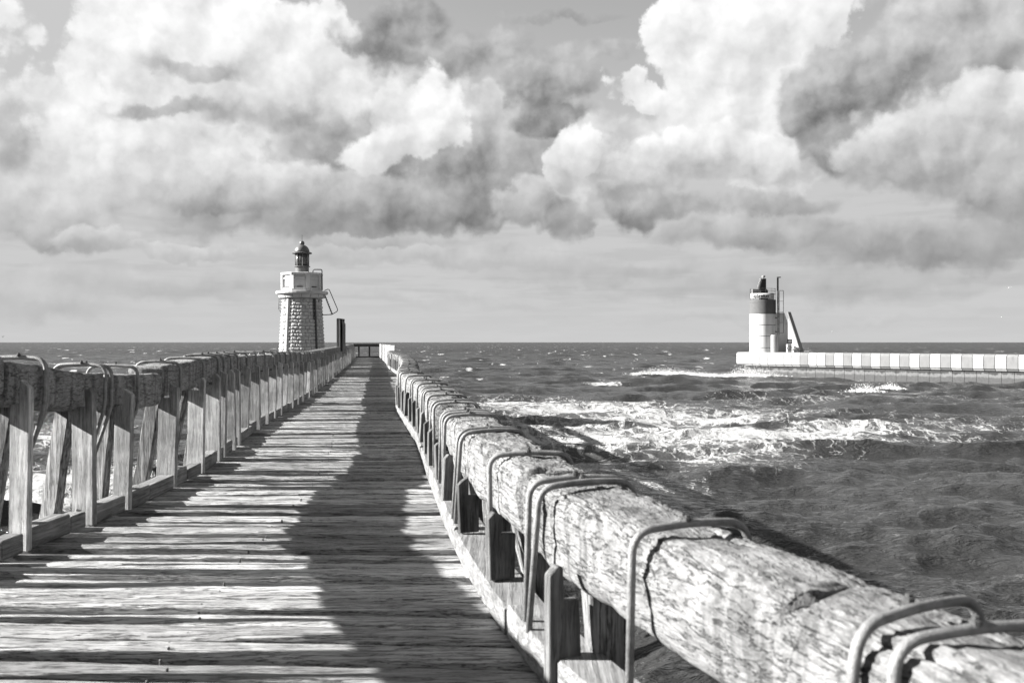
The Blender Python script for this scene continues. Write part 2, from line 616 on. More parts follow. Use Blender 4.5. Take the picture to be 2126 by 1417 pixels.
def plain(name, col, rough=0.5, metal=0.0, var=0.2, scale=6.0, bump=0.0, spec=0.4, dirt=0.0, zs=1.0):
    m, gg, bs, out = new_mat(name)
    P, rnd, raw = coords(gg)
    n = gg.noise(gg.mapping(P, scale=(1, 1, zs)), scale, 6.0, 0.62)
    c = gg.lin(n, 0.25, 0.75, col * (1 - var), col * (1 + var))
    if dirt:
        d = gg.noise(gg.mapping(P, scale=(1, 1, zs * 0.5), loc=(4, 7, 2)), scale * 1.7, 7.0, 0.7)
        c = gg.m('MULTIPLY', c, gg.m('SUBTRACT', 1.0, gg.m('MULTIPLY', gg.ss(d, 0.58, 0.68), dirt)))
    fn = gg.noise(P, scale * 7, 4.0, 0.6)
    finish(gg, bs, c, gg.lin(fn, 0.2, 0.8, rough * 0.8, min(1.0, rough * 1.2)), fn if bump else None, bump, 0.01, spec)
    bs.inputs['Metallic'].default_value = metal
    return m


M_STEEL = plain('galvanised_bar', 0.20, 0.55, 0.2, 0.45, 22.0, 0.5, dirt=0.55)
M_RUST = plain('dark_iron', 0.06, 0.6, 0.2, 0.4, 12.0, 0.3)
M_WHITE = plain('white_paint', 0.50, 0.7, 0, 0.08, 2.0, 0.1, 0.2, dirt=0.15, zs=0.4)
M_WHITE2 = plain('white_stucco', 0.46, 0.75, 0, 0.12, 1.6, 0.3, 0.2, dirt=0.25, zs=0.5)
M_STONE = plain('limestone', 0.42, 0.85, 0, 0.35, 4.0, 0.9, 0.2, dirt=0.3)
M_MORTAR = plain('mortar', 0.16, 0.9, 0, 0.3, 5.0, 0.5, 0.2)
M_LANTERN = plain('lantern_green', 0.10, 0.42, 0.1, 0.25, 3.0, 0.1, 0.5)
M_REDBAND = plain('band_paint', 0.10, 0.85, 0, 0.12, 1.5, 0.1, 0.1)
M_DARK = plain('dark_panel', 0.025, 0.6, 0, 0.3, 4.0, 0.1, 0.3)
M_GREYP = plain('grey_panel', 0.22, 0.5, 0, 0.2, 4.0, 0.1, 0.4)
M_CWHITE = plain('whitewashed_concrete', 0.31, 0.85, 0, 0.12, 1.2, 0.3, 0.2, dirt=0.35, zs=0.6)
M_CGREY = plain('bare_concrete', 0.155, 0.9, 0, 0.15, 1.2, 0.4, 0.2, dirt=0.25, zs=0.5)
M_BIRD = plain('gull_feathers', 0.6, 0.8, 0, 0.1, 5.0)
M_BIRDD = plain('dark_feathers', 0.05, 0.8, 0, 0.1, 5.0)
M_LET = plain('black_letters', 0.02, 0.6, 0, 0.1, 4.0)

# wall below the parapet: pale cement with dark growth towards the water
m, gg, bs, out = new_mat('sea_wall')
P, rnd, raw = coords(gg)
geo = gg.add('ShaderNodeNewGeometry')
sepw = gg.add('ShaderNodeSeparateXYZ')
gg.l.new(geo.outputs['Position'], sepw.inputs[0])
P = geo.outputs['Position']
nn = gg.noise(gg.mapping(P, scale=(1, 1, 0.45)), 0.9, 7.0, 0.68)
hz = gg.m('MULTIPLY_ADD', gg.m('SUBTRACT', nn, 0.5), 1.1, sepw.outputs[2])
band = gg.ss(hz, -4.25, -4.0)
top_shade = gg.ss(gg.m('MULTIPLY_ADD', gg.m('SUBTRACT', nn, 0.5), 1.8, sepw.outputs[2]), -3.75, -3.45)  # shadow under the parapet overhang, painted into the wall colour
cc = gg.mix(band, 0.06, 0.12)
cc = gg.mix(top_shade, cc, 0.03)
cc = gg.m('MULTIPLY', cc, gg.lin(gg.noise(P, 4.0, 6.0, 0.7), 0.3, 0.7, 0.7, 1.25))
finish(gg, bs, cc, 0.8, nn, 0.4, 0.05)
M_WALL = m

# glass of the lantern room
m, gg, bs, out = new_mat('lantern_glass')
P, rnd, raw = coords(gg)
finish(gg, bs, gg.lin(gg.noise(P, 2.0, 3.0), 0.3, 0.7, 0.08, 0.12), 0.25, None, spec=0.3)
M_GLASS = m

# ------------------------------------------------------------------ sea
m, gg, bs, out = new_mat('sea_water')
pos = gg.add('ShaderNodeNewGeometry').outputs['Position']
at = gg.add('ShaderNodeAttribute', attribute_name='foam').outputs['Fac']
at2 = gg.add('ShaderNodeAttribute', attribute_name='crest').outputs['Fac']
sp = gg.add('ShaderNodeSeparateXYZ')
gg.l.new(pos, sp.inputs[0])
flat = gg.add('ShaderNodeCombineXYZ')
gg.l.new(sp.outputs[0], flat.inputs[0])
gg.l.new(sp.outputs[1], flat.inputs[1])
Pf = flat.outputs[0]
wv = gg.vm('SUBTRACT', gg.noise(Pf, 0.45, 4.0, 0.6, out='Color'), (0.5, 0.5, 0.5))
Pw = gg.vm('ADD', Pf, gg.vm('SCALE', wv, scale=2.6))
lace = gg.voro(gg.mapping(Pw, scale=(0.75, 0.55, 1)), 1.0, 'DISTANCE_TO_EDGE')
lace2 = gg.voro(gg.mapping(Pw, scale=(2.2, 1.7, 1), loc=(3, 5, 0)), 1.0, 'DISTANCE_TO_EDGE')
fn1 = gg.noise(gg.mapping(Pw, scale=(0.8, 0.55, 1)), 0.6, 8.0, 0.68)
fn2 = gg.noise(Pw, 3.2, 6.0, 0.7)
lc = gg.m('ADD', gg.ss(lace, 0.22, 0.0, 0.0, 0.26), gg.ss(lace2, 0.22, 0.0, 0.0, 0.16))
tex = gg.m('ADD', gg.m('MULTIPLY', fn1, 0.66), gg.m('MULTIPLY', fn2, 0.34))
tex = gg.m('ADD', tex, lc)
thr = gg.m('SUBTRACT', 1.00, gg.m('MULTIPLY', at, 0.62))
f_patch = gg.ss(gg.m('SUBTRACT', tex, thr), -0.08, 0.24)
f_patch = gg.m('MULTIPLY', f_patch, gg.ss(at, 0.02, 0.15))
cap_n = gg.noise(gg.mapping(Pf, scale=(0.10, 0.16, 1)), 1.0, 6.0, 0.62)
f_cap = gg.m('MULTIPLY', gg.ss(gg.m('ADD', gg.m('MULTIPLY', at2, 0.42), gg.m('MULTIPLY', cap_n, 0.7)), 0.84, 0.96), gg.ss(fn2, 0.35, 0.6))
far_n = gg.noise(gg.mapping(Pf, scale=(0.12, 0.055, 1)), 1.0, 5.0, 0.65)
f_far = gg.m('MULTIPLY', gg.ss(far_n, 0.615, 0.66), gg.ss(sp.outputs[1], 110, 220))
foam = gg.m('MAXIMUM', gg.m('MAXIMUM', f_patch, f_cap), f_far)
Pr = gg.vm('ADD', Pf, gg.vm('SCALE', wv, scale=0.9))
ripple = gg.noise(gg.mapping(Pr, scale=(1.0, 2.8, 1)), 1.5, 4.0, 0.55)
ripple2 = gg.noise(gg.mapping(Pr, scale=(1.0, 3.0, 1), rot=(0, 0, 0.2)), 5.0, 4.0, 0.6)
chop = gg.noise(gg.mapping(Pf, scale=(0.6, 1.4, 1)), 0.32, 5.0, 0.6)
hh = gg.m('ADD', gg.m('MULTIPLY', ripple, 0.26), gg.m('MULTIPLY', ripple2, 0.08))
hh = gg.m('MULTIPLY_ADD', gg.m('MULTIPLY', chop, gg.ss(sp.outputs[1], 80, 250)), 1.0, hh)
swell = gg.noise(gg.mapping(Pf, scale=(0.5, 1.0, 1)), 0.09, 4.0, 0.6)
hh = gg.m('MULTIPLY_ADD', gg.m('MULTIPLY', swell, gg.ss(sp.outputs[1], 120, 500)), 3.0, hh)
hh = gg.m('MULTIPLY_ADD', gg.m('MULTIPLY', foam, fn2), 0.25, hh)
col = gg.mix(foam, gg.ss(at, 0.1, 1.0, 0.032, 0.14), gg.lin(fn2, 0.3, 0.7, 0.36, 0.6))
gg.l.new(gg.grey(col), bs.inputs['Base Color'])
gg.l.new(gg.mix(foam, gg.ss(sp.outputs[1], 50, 700, 0.05, 0.42), 0.9), bs.inputs['Roughness'])
bs.inputs['IOR'].default_value = 1.33
bs.inputs['Specular IOR Level'].default_value = 0.5
b = gg.add('ShaderNodeBump')
b.inputs['Strength'].default_value = 1.0
b.inputs['Distance'].default_value = 1.0
gg.l.new(hh, b.inputs['Height'])
gg.l.new(b.outputs[0], bs.inputs['Normal'])
M_SEA = m


def sea_xy(px, py):
    y = (EYE - SEA) * FPX / (py - 710)
    return (px - 1063) / FPX * y, y


def build_sea():
    th = np.concatenate([np.linspace(-180, -40, 36)[:-1], np.linspace(-40, 40, 760), np.linspace(40, 180, 36)[1:]])
    th = np.radians(th)
    k = 0.0058
    nr = int(math.log(3000 / 7.0) / k)
    r = 7.0 * np.exp(np.arange(nr) * k)
    r = np.concatenate([[0.4, 3.0], r, 3000 * np.array([1.3, 1.8, 2.6, 4.0, 6.5, 10.0])])
    Rg, T = np.meshgrid(r, th, indexing='ij')
    X0, Y0 = Rg * np.sin(T), Rg * np.cos(T)
    coarse = np.abs(T) > R(40.01)
    dr = np.maximum(Rg * k, 0.05)
    dr = np.where(coarse, np.maximum(Rg * 0.07, 0.5), dr)
    cutoffs = 0.45 * 1.6 ** np.arange(13)
    Z, DX, DY, JX = (np.zeros_like(X0) for _ in range(4))

    def tile(N, size, lo_l, hi_l, wl, ang, seed, pw):
        rs = np.random.default_rng(seed)
        k1 = np.fft.fftfreq(N, size / N) * 2 * math.pi
        KX, KY = np.meshgrid(k1, k1, indexing='ij')
        K = np.sqrt(KX ** 2 + KY ** 2)
        K[0, 0] = 1e-6
        ca, sa = math.cos(ang), math.sin(ang)
        cosw = (KX * ca + KY * sa) / K
        P = np.exp(-1.0 / (K * wl) ** 2) / K ** 3.45 * (0.05 + np.abs(cosw) ** pw) * np.where(cosw < 0, 0.25, 1.0)
        LAM = 2 * math.pi / K
        P = P * np.clip((LAM - lo_l * .8) / (lo_l * .4), 0, 1) * np.clip((hi_l * 1.2 - LAM) / (hi_l * .4), 0, 1)
        P[0, 0] = 0
        h = np.sqrt(P) * (rs.normal(size=K.shape) + 1j * rs.normal(size=K.shape)) * (N * N) * 2 * math.pi / size
        return KX, KY, K, LAM, h

    wang = R(-90 + 12)
    tiles = []
    for (N, size, lo_l, hi_l, rot, seed) in ((1024, 331.0, 2.4, 80.0, 0.0, 5), (512, 53.0, 0.42, 2.4, 0.37, 6)):
        tiles.append((N, size, rot) + tile(N, size, lo_l, hi_l, 2.6, wang - rot, seed, 6.0 if seed == 5 else 3.0))
    # common height scale, so that the long band has the wanted roughness
    h_a = np.fft.ifft2(tiles[0][7]).real
    scl = 0.29 / h_a.std()
    for ti, (N, size, rot, KX, KY, K, LAM, h) in enumerate(tiles):
        amp = scl * (1.0 if ti == 0 else 0.6)
        cr_, sr_ = math.cos(rot), math.sin(rot)
        U_ = ((X0 + 83.0) * cr_ + (Y0 + 31.0) * sr_) / size * N
        V_ = (-(X0 + 83.0) * sr_ + (Y0 + 31.0) * cr_) / size * N
        iu, iv = np.floor(U_).astype(np.int64), np.floor(V_).astype(np.int64)
        fu, fv = U_ - iu, V_ - iv
        iu0, iv0, iu1, iv1 = iu % N, iv % N, (iu + 1) % N, (iv + 1) % N

        def samp(a):
            return (a[iu0, iv0] * (1 - fu) * (1 - fv) + a[iu1, iv0] * fu * (1 - fv) + a[iu0, iv1] * (1 - fu) * fv + a[iu1, iv1] * fu * fv)
        need = np.maximum(2.6 * dr, cutoffs[0])
        lod = np.log(need / cutoffs[0]) / math.log(1.6)
        for li, cut in enumerate(cutoffs):
            w = np.clip(1 - np.abs(lod - li), 0, 1)
            if li == len(cutoffs) - 1: w = np.maximum(w, np.clip(lod - li + 1, 0, 1))
            rows_ = np.where(w.max(axis=1) > 0)[0]
            if len(rows_) == 0: continue
            filt = np.clip((LAM - cut * .8) / (cut * .5), 0, 1)
            if filt.max() <= 0 or (filt * np.abs(h)).max() == 0: continue
            hf = h * filt * amp
            fld = np.fft.ifft2(hf).real
            fx = np.fft.ifft2(-1j * KX / K * hf).real
            fy = np.fft.ifft2(-1j * KY / K * hf).real
            jj = np.fft.ifft2(KX * KX / K * hf).real + np.fft.ifft2(KY * KY / K * hf).real
            Z += w * samp(fld)
            sx, sy = samp(fx), samp(fy)
            DX -= w * 0.95 * (sx * cr_ - sy * sr_)
            DY -= w * 0.95 * (sx * sr_ + sy * cr_)
            JX += w * samp(jj)
    grp = np.clip(1.0 + 0.7 * fbm(np.stack([X0 / 40, Y0 / 40, np.zeros_like(X0)], -1), 3), 0.6, 1.3)
    Z, DX, DY, JX = Z * grp, DX * grp, DY * grp, JX * grp
    crest = JX
    print('sea std', Z.std(), 'crest std', crest[100:500].std())
    # one steep breaking sea in front of the wall and one at its end
    for (px, py, hgt, sx, sy) in ((1855, 838, 1.15, 7.0, 2.6), (1460, 797, 1.0, 9.0, 2.6), (1700, 822, 0.6, 9.0, 2.5)):
        bx, by = sea_xy(px, py)
        e = np.exp(-((X0 - bx) / sx) ** 2 - ((Y0 - by) / sy) ** 2)
        Z += hgt * e
        DY -= 0.5 * hgt * e
    near = np.clip((Rg - 3) / 6, 0, 1) * np.clip((2900 - Rg) / 800, 0, 1)
    V = np.stack([X0 + DX * near, Y0 + DY * near, SEA + Z * near], -1).reshape(-1, 3)
    # foam field
    foam = np.zeros_like(X0)
    for (px, py, sx, sy, w) in ((1090, 838, 9, 9, 0.9), (1230, 850, 11, 9, 1.0), (1400, 868, 9, 7, 0.95), (1600, 858, 10, 7, 0.5), (1330, 905, 7, 5.5, 1.0),
                                (1520, 905, 7, 5.5, 1.05), (1680, 905, 7, 5, 0.95), (1830, 895, 8, 4.5, 0.75), (1160, 900, 7, 8, 1.0), (1120, 862, 6, 8, 0.9), (1240, 925, 6, 5, 0.95), (1430, 930, 7, 5, 0.8),
                                (1250, 960, 4, 5, 0.72), (1400, 955, 5, 5, 0.6), (1180, 985, 3, 5, 0.6), (1330, 1010, 3, 3, 0.55),
                                (2000, 880, 7, 4, 0.45), (1700, 830, 14, 6, 0.45)):
        bx, by = sea_xy(px, py)
        foam = np.maximum(foam, w * np.exp(-(((X0 - bx) / sx) ** 2 + ((Y0 - by) / sy) ** 2) * 0.8))
    foam *= 0.9 + 0.9 * fbm(np.stack([X0 / 9, Y0 / 6, np.zeros_like(X0) + 3], -1), 4)
    for (px, py, sx, sy, w) in ((1440, 783, 7, 3.2, 1.5), (1370, 778, 6, 2.6, 1.2), (1545, 785, 3.5, 2.2, 1.0), (1845, 828, 2.4, 1.6, 1.2), (1255, 798, 3, 2.0, 1.0),
                                (1800, 826, 3, 1.6, 0.8), (150, 755, 10, 8, 1.0), (250, 762, 10, 7, 0.8), (120, 905, 4, 6, 1.0), (100, 1010, 4, 6, 0.9)):
        bx, by = sea_xy(px, py)
        foam = np.maximum(foam, w * np.exp(-(((X0 - bx) / sx) ** 2 + ((Y0 - by) / sy) ** 2)))
    foam = np.clip(foam, 0, 1.3)
    cr = np.clip(crest / 0.9, -1, 1.5)
    cr = np.where(Rg > 600, 0.35 + 0 * cr, cr * np.clip((700 - Rg) / 400, 0, 1) + 0.35 * np.clip((Rg - 300) / 400, 0, 1))
    nrow, ncol = X0.shape
    idx = np.arange(nrow * ncol).reshape(nrow, ncol)
    q = np.stack([idx[:-1, :-1], idx[:-1, 1:], idx[1:, 1:], idx[1:, :-1]], -1).reshape(-1, 4)[:, ::-1]
    me = bpy.data.meshes.new('sea')
    me.vertices.add(len(V))
    me.vertices.foreach_set('co', V.astype(np.float32).ravel())
    me.loops.add(q.size)
    me.loops.foreach_set('vertex_index', q.astype(np.int32).ravel())
    me.polygons.add(len(q))
    me.polygons.foreach_set('loop_start', np.arange(0, q.size, 4, dtype=np.int32))
    me.polygons.foreach_set('use_smooth', np.ones(len(q), dtype=bool))
    me.update(calc_edges=True)
    for nm, arr in (('foam', foam), ('crest', cr)):
        a = me.attributes.new(nm, 'FLOAT', 'POINT')
        a.data.foreach_set('value', arr.astype(np.float32).ravel())
    me.materials.append(M_SEA)
    o = link('sea', me)
    o['kind'] = 'structure'
    return o


build_sea()

# ------------------------------------------------------------------ the pier in plan
RZ = np.array([-2, 0, 1.2, 2.3, 3.37, 4.2, 6.0, 7.25, 10.4, 14.0, 17.0, 20.0, 22.0, 25.0, 31.0, 42.0, 54.0, 66.0, 92.0])
RX = np.array([2.6, 1.72, 1.22, 0.78, 0.37, 0.08, -0.28, -0.48, -0.92, -1.40, -1.90, -2.42, -2.66, -2.95, -3.60, -4.98, -6.95, -8.65, -12.7])
LZ = np.array([-2, 2.0, 6.4, 8.3, 10.6, 13.4, 15.7, 21.8, 26.0, 35.0, 67.4, 92.0])
LX = np.array([-3.15, -3.3, -3.37, -3.30, -3.40, -3.82, -4.18, -4.9, -5.42, -6.68, -11.3, -15.0])


def smooth_path(zs, xs):
    zz = np.linspace(zs[0], zs[-1], 800)
    xx = np.interp(zz, zs, xs)
    ker = np.ones(9) / 9
    xp = np.concatenate([np.full(4, 2 * xx[0]) - xx[4:0:-1], xx, np.full(4, 2 * xx[-1]) - xx[-2:-6:-1]])
    return zz, np.convolve(xp, ker, 'valid')


RZs, RXs = smooth_path(RZ, RX)
LZs, LXs = smooth_path(LZ, LX)
def RE(y): return float(np.interp(y, RZs, RXs))
def LE(y): return float(np.interp(y, LZs, LXs))
def Rang(y): return math.atan2(-(RE(y + .3) - RE(y - .3)), .6)     # turn about z so local y runs along the edge
def Lang(y): return math.atan2(-(LE(y + .3) - LE(y - .3)), .6)
END = 90.5

# ------------------------------------------------------------------ deck
deck = link('pier_deck', None)
deck['kind'] = 'structure'


def skew(y): return float(np.interp(y, [0, 5, 7.5, 9, 12, 16, 24, 90], [-.065, -.06, -.02, .05, .10, .13, .14, .145]))


def plank_geo(yl0, yl1, yr0, yr1, near):
    xl, xr = LE((yl0 + yl1) / 2) - 0.16, RE((yr0 + yr1) / 2) + 0.20
    nx = 70 if near == 2 else (24 if near == 1 else 4)
    tv = np.array([0, .035, .12, .25, .4, .55, .7, .85, .965, 1]) if near == 2 else (np.array([0, .05, .35, .65, .95, 1]) if near == 1 else np.array([0, 1.0]))
    s = np.linspace(0, 1, nx + 1)
    S, T = np.meshgrid(s, tv, indexing='ij')
    X = xl + (xr - xl) * S
    Y = (yl0 * (1 - S) + yr0 * S) * (1 - T) + (yl1 * (1 - S) + yr1 * S) * T
    h0 = rng.normal() * 0.010
    tilt = rng.normal() * 0.008 - 0.010
    Z = h0 + tilt * (T - .5)
    if near:
        sd = rng.uniform(0, 90)
        Z = Z - 0.026 * np.where((T < .04) | (T > .96), 1, np.where((T < .13) | (T > .84), .3, 0)) * (0.6 + 0.8 * np.abs(perlin(np.stack([X * 3, T * 3 + sd, 0 * X], -1))))
        Z = Z + 0.006 * perlin(np.stack([X * 1.1, T * 2 + sd, 0 * X + 3], -1))
        Y = Y + np.where((T < .01) | (T > .99), 1, 0) * 0.010 * perlin(np.stack([X * 2.3, T * 5 + sd, 0 * X + 7], -1))
    if near == 2:
        gro = fbm(np.stack([X * 1.3, T * 6 + sd, 0 * X + 1], -1), 3, ridged=True)
        Z = Z - 0.012 * np.clip(gro - 0.28, 0, 1) * 2.2
    n1, n2 = S.shape
    top = np.stack([X, Y, Z], -1).reshape(-1, 3)
    idx = np.arange(n1 * n2).reshape(n1, n2)
    faces = [tuple(map(int, f)) for f in np.stack([idx[:-1, :-1], idx[1:, :-1], idx[1:, 1:], idx[:-1, 1:]], -1).reshape(-1, 4)]
    # skirts down to the underside
    edge0, edge1 = idx[:, 0], idx[:, -1]
    V = top.tolist()
    def low(i): V.append([V[i][0], V[i][1], -0.075]); return len(V) - 1
    l0 = [low(int(i)) for i in edge0]
    l1 = [low(int(i)) for i in edge1]
    for a in range(n1 - 1):
        faces.append((int(edge0[a]), l0[a], l0[a + 1], int(edge0[a + 1])))
        faces.append((int(edge1[a]), int(edge1[a + 1]), l1[a + 1], l1[a]))
    faces.append(tuple([int(i) for i in idx[0, :]] + [l1[0], l0[0]]))
    faces.append(tuple([int(i) for i in idx[-1, ::-1]] + [l0[-1], l1[-1]]))
    for a in range(n1 - 1): faces.append((l0[a], l1[a], l1[a + 1], l0[a + 1]))
    return V, faces


Vn, Fn = lathe([(0.007, -0.02), (0.007, 0.0), (0.004, 0.003)], 7)
nail_me = mesh_of('nail', Vn, Fn)
nail_me.materials.append(M_RUST)
y = 0.6
count = 0
bulkV, bulkF = [], []
while y < END:
    w = rng.uniform(0.16, 0.26)
    gap = rng.uniform(0.028, 0.048) if rng.random() > 0.2 else rng.uniform(0.05, 0.07)
    mid = (LE(y) + RE(y)) / 2
    half = (RE(y) - LE(y)) / 2
    def ends(yy):
        mm = skew(yy)
        return yy - mm * half, yy + mm * half
    a0, a1 = ends(y)
    b0, b1 = ends(y + w)
    jig = rng.normal() * 0.006
    near = 2 if y < 13 else (1 if y < 40 else 0)
    Vp, Fp = plank_geo(a0 + jig, b0 + jig, a1 - jig, b1 - jig, near)
    if count < 300:
        pk = part('plank', np.array(Vp), Fp, M_DECK, deck, smooth=False)
        if y < 15:
            for fx in (0.52,):
                for ty in (0.28, 0.72):
                    if rng.random() < 0.25: continue
                    yn = (a0 * (1 - fx) + a1 * fx) * (1 - ty) + (b0 * (1 - fx) + b1 * fx) * ty
                    nl = link('nail', nail_me, pk)
                    nl.location = (LE(yn) * (1 - fx) + RE(yn) * fx + rng.normal() * .02, yn, 0.004 + rng.normal() * .003)
    else:
        o0 = len(bulkV)
        bulkV += Vp
        bulkF += [tuple(i + o0 for i in f) for f in Fp]
    count += 1
    y += w + gap
if bulkV:
    o = part('planking', np.array(bulkV), bulkF, M_DECK, deck)
    o['kind'] = 'stuff'
# stringers and piles under the planks
for fx in (0.12, 0.5, 0.88):
    ys = np.arange(0, END, 6.0)
    for y0 in ys:
        y1 = min(y0 + 5.98, END)
        pts = [(LE(yy) * (1 - fx) + RE(yy) * fx, yy) for yy in (y0, y1)]
        V = []
        for (xx, yy) in pts:
            V += [(xx - .13, yy, -.42), (xx + .13, yy, -.42), (xx + .13, yy, -.085), (xx - .13, yy, -.085)]
        F = [(0, 1, 2, 3), (7, 6, 5, 4), (0, 4, 5, 1), (1, 5, 6, 2), (2, 6, 7, 3), (3, 7, 4, 0)]
        part('stringer', V, F, M_PILE, deck)
pile_me = None
for y0 in np.arange(2.0, END, 4.5):
    for fx in (0.03, 0.97):
        if pile_me is None:
            V, F = lathe([(0.20, -4.0), (0.19, -1.0), (0.17, 2.5), (0.165, 4.75)], 14)
            pile_me = mesh_of('pile', V, F, True)
            pile_me.materials.append(M_PILE)
        o = link('pile', pile_me, deck)
        o.location = (LE(y0) * (1 - fx) + RE(y0) * fx, y0, SEA)
    capx0, capx1 = LE(y0) - 0.35, RE(y0) + 0.35
    box('cross_beam', (capx0, y0 - .15, -.74), (capx1, y0 + .15, -.43), M_PILE, deck, 0.02)


# ------------------------------------------------------------------ railing pieces
def board_mesh(width, top_body, tongue_w, tongue_h, thick, z0, seed, cham=0.035):
    """sawn board standing across the rail: local x points to the boardwalk, inner edge at x=0, tongue on the inner side"""
    rs = np.random.default_rng(seed)
    j = lambda s: rs.normal() * s
    poly = [(-width + j(.008), z0), (0 + j(.004), z0), (0 + j(.005), top_body + tongue_h - cham), (-cham + j(.006), top_body + tongue_h + j(.012)),
            (-tongue_w + j(.006), top_body + tongue_h + j(.015)), (-tongue_w + j(.004), top_body), (-width + j(.01), top_body - j(.004))]
    bm = bmesh.new()
    a = [bm.verts.new((x, -thick / 2, z)) for x, z in poly]
    b = [bm.verts.new((x + j(.002), thick / 2, z)) for x, z in poly]
    bm.faces.new(a)
    bm.faces.new(b[::-1])
    n = len(poly)
    for i in range(n): bm.faces.new((a[(i + 1) % n], a[i], b[i], b[(i + 1) % n]))
    bmesh.ops.recalc_face_normals(bm, faces=bm.faces[:])
    bmesh.ops.bevel(bm, geom=bm.edges[:], offset=0.004, segments=1, affect='EDGES')
    return bm


def beam_geo(path, w, h, expo, ds, nper, amp, seed, fine=1.0):
    """lumpy old beam: path = function t in metres -> (x, y, zcentre, turn), returns verts, faces"""
    (f, L) = path
    nr = max(3, int(L / ds))
    t = np.linspace(0, L, nr + 1)
    ph = np.linspace(0, 2 * math.pi, nper, endpoint=False)
    cs, sn = np.cos(ph), np.sin(ph)
    ex = np.sign(cs) * np.abs(cs) ** (2 / expo) * w / 2
    ez = np.sign(sn) * np.abs(sn) ** (2 / expo) * h / 2
    ctr = np.array([f(float(tt)) for tt in t])
    tap = 1 - 0.05 * np.exp(-t / 0.05) - 0.05 * np.exp(-(L - t) / 0.05)
    wob = 1 + 0.07 * perlin(np.stack([t * .9 + seed, 0 * t, 0 * t + 5.5], -1))
    EX = ex[None, :] * (tap * wob)[:, None]
    EZ = ez[None, :] * (tap * wob)[:, None]
    ca, sa = np.cos(ctr[:, 3])[:, None], np.sin(ctr[:, 3])[:, None]
    nx, nz = EX / (w / 2), EZ / (h / 2)
    ln = np.sqrt(nx ** 2 + nz ** 2) + 1e-6
    nx, nz = nx / ln, nz / ln
    q = np.stack([EX, np.repeat(t[:, None], nper, 1), EZ], -1) + seed * 3.1
    d = amp * (0.9 * fbm(q * np.array([3.5, 2.0, 3.5]), 3))
    if fine:
        warp = fbm(q * 2.5 + 9, 2)[..., None] * 0.10
        fib = fbm((q + warp) * np.array([36, 2.6, 36]), 3, ridged=True)
        lum = fbm((q + warp) * 34, 3)
        topw = np.clip(nz + 0.55, 0.12, 1)
        d = d + fine * topw * (0.020 * fib + 0.009 * lum)
        gash = np.clip(np.abs(perlin(q * np.array([2.2, 0.9, 2.2]) + 40)) , 0, 1)
        d = d - 0.026 * fine * np.exp(-(gash / 0.02) ** 2) * topw
    else:
        d = d + amp * 0.5 * fbm(q * 11, 3)
    EX, EZ = EX + nx * d, EZ + nz * d
    X = ctr[:, 0][:, None] + ca * EX
    Y = ctr[:, 1][:, None] + sa * EX
    Z = ctr[:, 2][:, None] + EZ
    V = np.stack([X, Y, Z], -1).reshape(-1, 3)
    n = nper
    idx = np.arange(len(V)).reshape(nr + 1, n)
    i2 = np.roll(idx, -1, 1)
    F = np.stack([idx[:-1], idx[1:], i2[1:], i2[:-1]], -1).reshape(-1, 4)
    faces = [tuple(map(int, f)) for f in F]
    faces.append(tuple(int(i) for i in idx[0]))
    faces.append(tuple(int(i) for i in idx[-1][::-1]))
    return V, faces


def place(name, me, parent, x, y, z, turn, lean=0.0, tip=0.0):
    o = link(name, me, parent)
    o.location = Vector((x, y, z)) - wloc(parent)
    o.rotation_euler = (tip, lean, turn)
    return o


# ---- left railing: tall, its inner side in shade
LTZ = np.array([0.5, 3.0, 4.2, 5.2, 6.4, 7.2, 7.6, 8.5, 9.3, 10.5, 12.5, 15, 18, 20.7, 28.5, 40, 65, 92])
LTH = np.array([1.85, 1.82, 1.72, 1.54, 1.36, 1.285, 1.245, 1.205, 1.195, 1.225, 1.255, 1.25, 1.235, 1.195, 1.13, 1.15, 1.19, 1.22])
def Ltop(y): return float(np.interp(y, LTZ, LTH))
LH, LW = 0.30, 0.34
railL = thing('timber_railing', 'tall weathered timber railing, inner side in shade, leading past the stone lighthouse', 'railing', (-3.4, 6.0, 0))
starts = [0.8]
while starts[-1] < END - 1.5:
    starts.append(starts[-1] + rng.uniform(2.0, 3.2))
starts[-1] = END
for i in range(len(starts) - 1):
    y0, y1 = starts[i] + 0.006, starts[i + 1] - 0.006
    dh = rng.normal() * 0.018
    ww, hh_ = LW * rng.uniform(.92, 1.08), LH * rng.uniform(.94, 1.08)
    dx = rng.normal() * 0.012
    tl = rng.normal() * 0.02
    def f(t, y0=y0, y1=y1, dh=dh, dx=dx, hh_=hh_, ww=ww, tl=tl):
        yy = y0 + t
        return (LE(yy) - 0.10 - ww / 2 + dx, yy, Ltop(yy) + dh - hh_ / 2 + tl * (t / (y1 - y0) - .5), Lang(yy))
    nearb = y0 < 12
    V, F = beam_geo((f, y1 - y0), ww, hh_, 6.5, 0.03 if nearb else (0.12 if y0 < 40 else .4), 56 if nearb else (28 if y0 < 40 else 14), 0.016, i * 1.7, 0.55 if nearb else 0)
    part('beam', V, F, M_BEAM_L, railL, smooth=True)

stL = [1.6, 2.5, 3.4, 4.2, 5.0, 5.8, 6.67, 7.59, 8.31, 9.6, 10.6, 11.67, 12.15, 12.9, 13.5, 14.8, 15.9, 17, 18.1, 19.1, 20.1, 21.1, 22.3, 23.4, 24.6]
while stL[-1] < END - 1.0:
    stL.append(stL[-1] + rng.uniform(0.7, 1.05))
ZB = 0.0
bodyv = [bm_mesh('board', board_mesh(w, 0.0, tw, th, tk, -1.0, 50 + i), M_BOARD) for i, (w, tw, th, tk) in enumerate(
    ((.19, .085, .13, .045), (.21, .08, .16, .05), (.18, .09, .11, .04), (.20, .085, .15, .055), (.22, .08, .12, .045), (.17, .085, .14, .05)))]


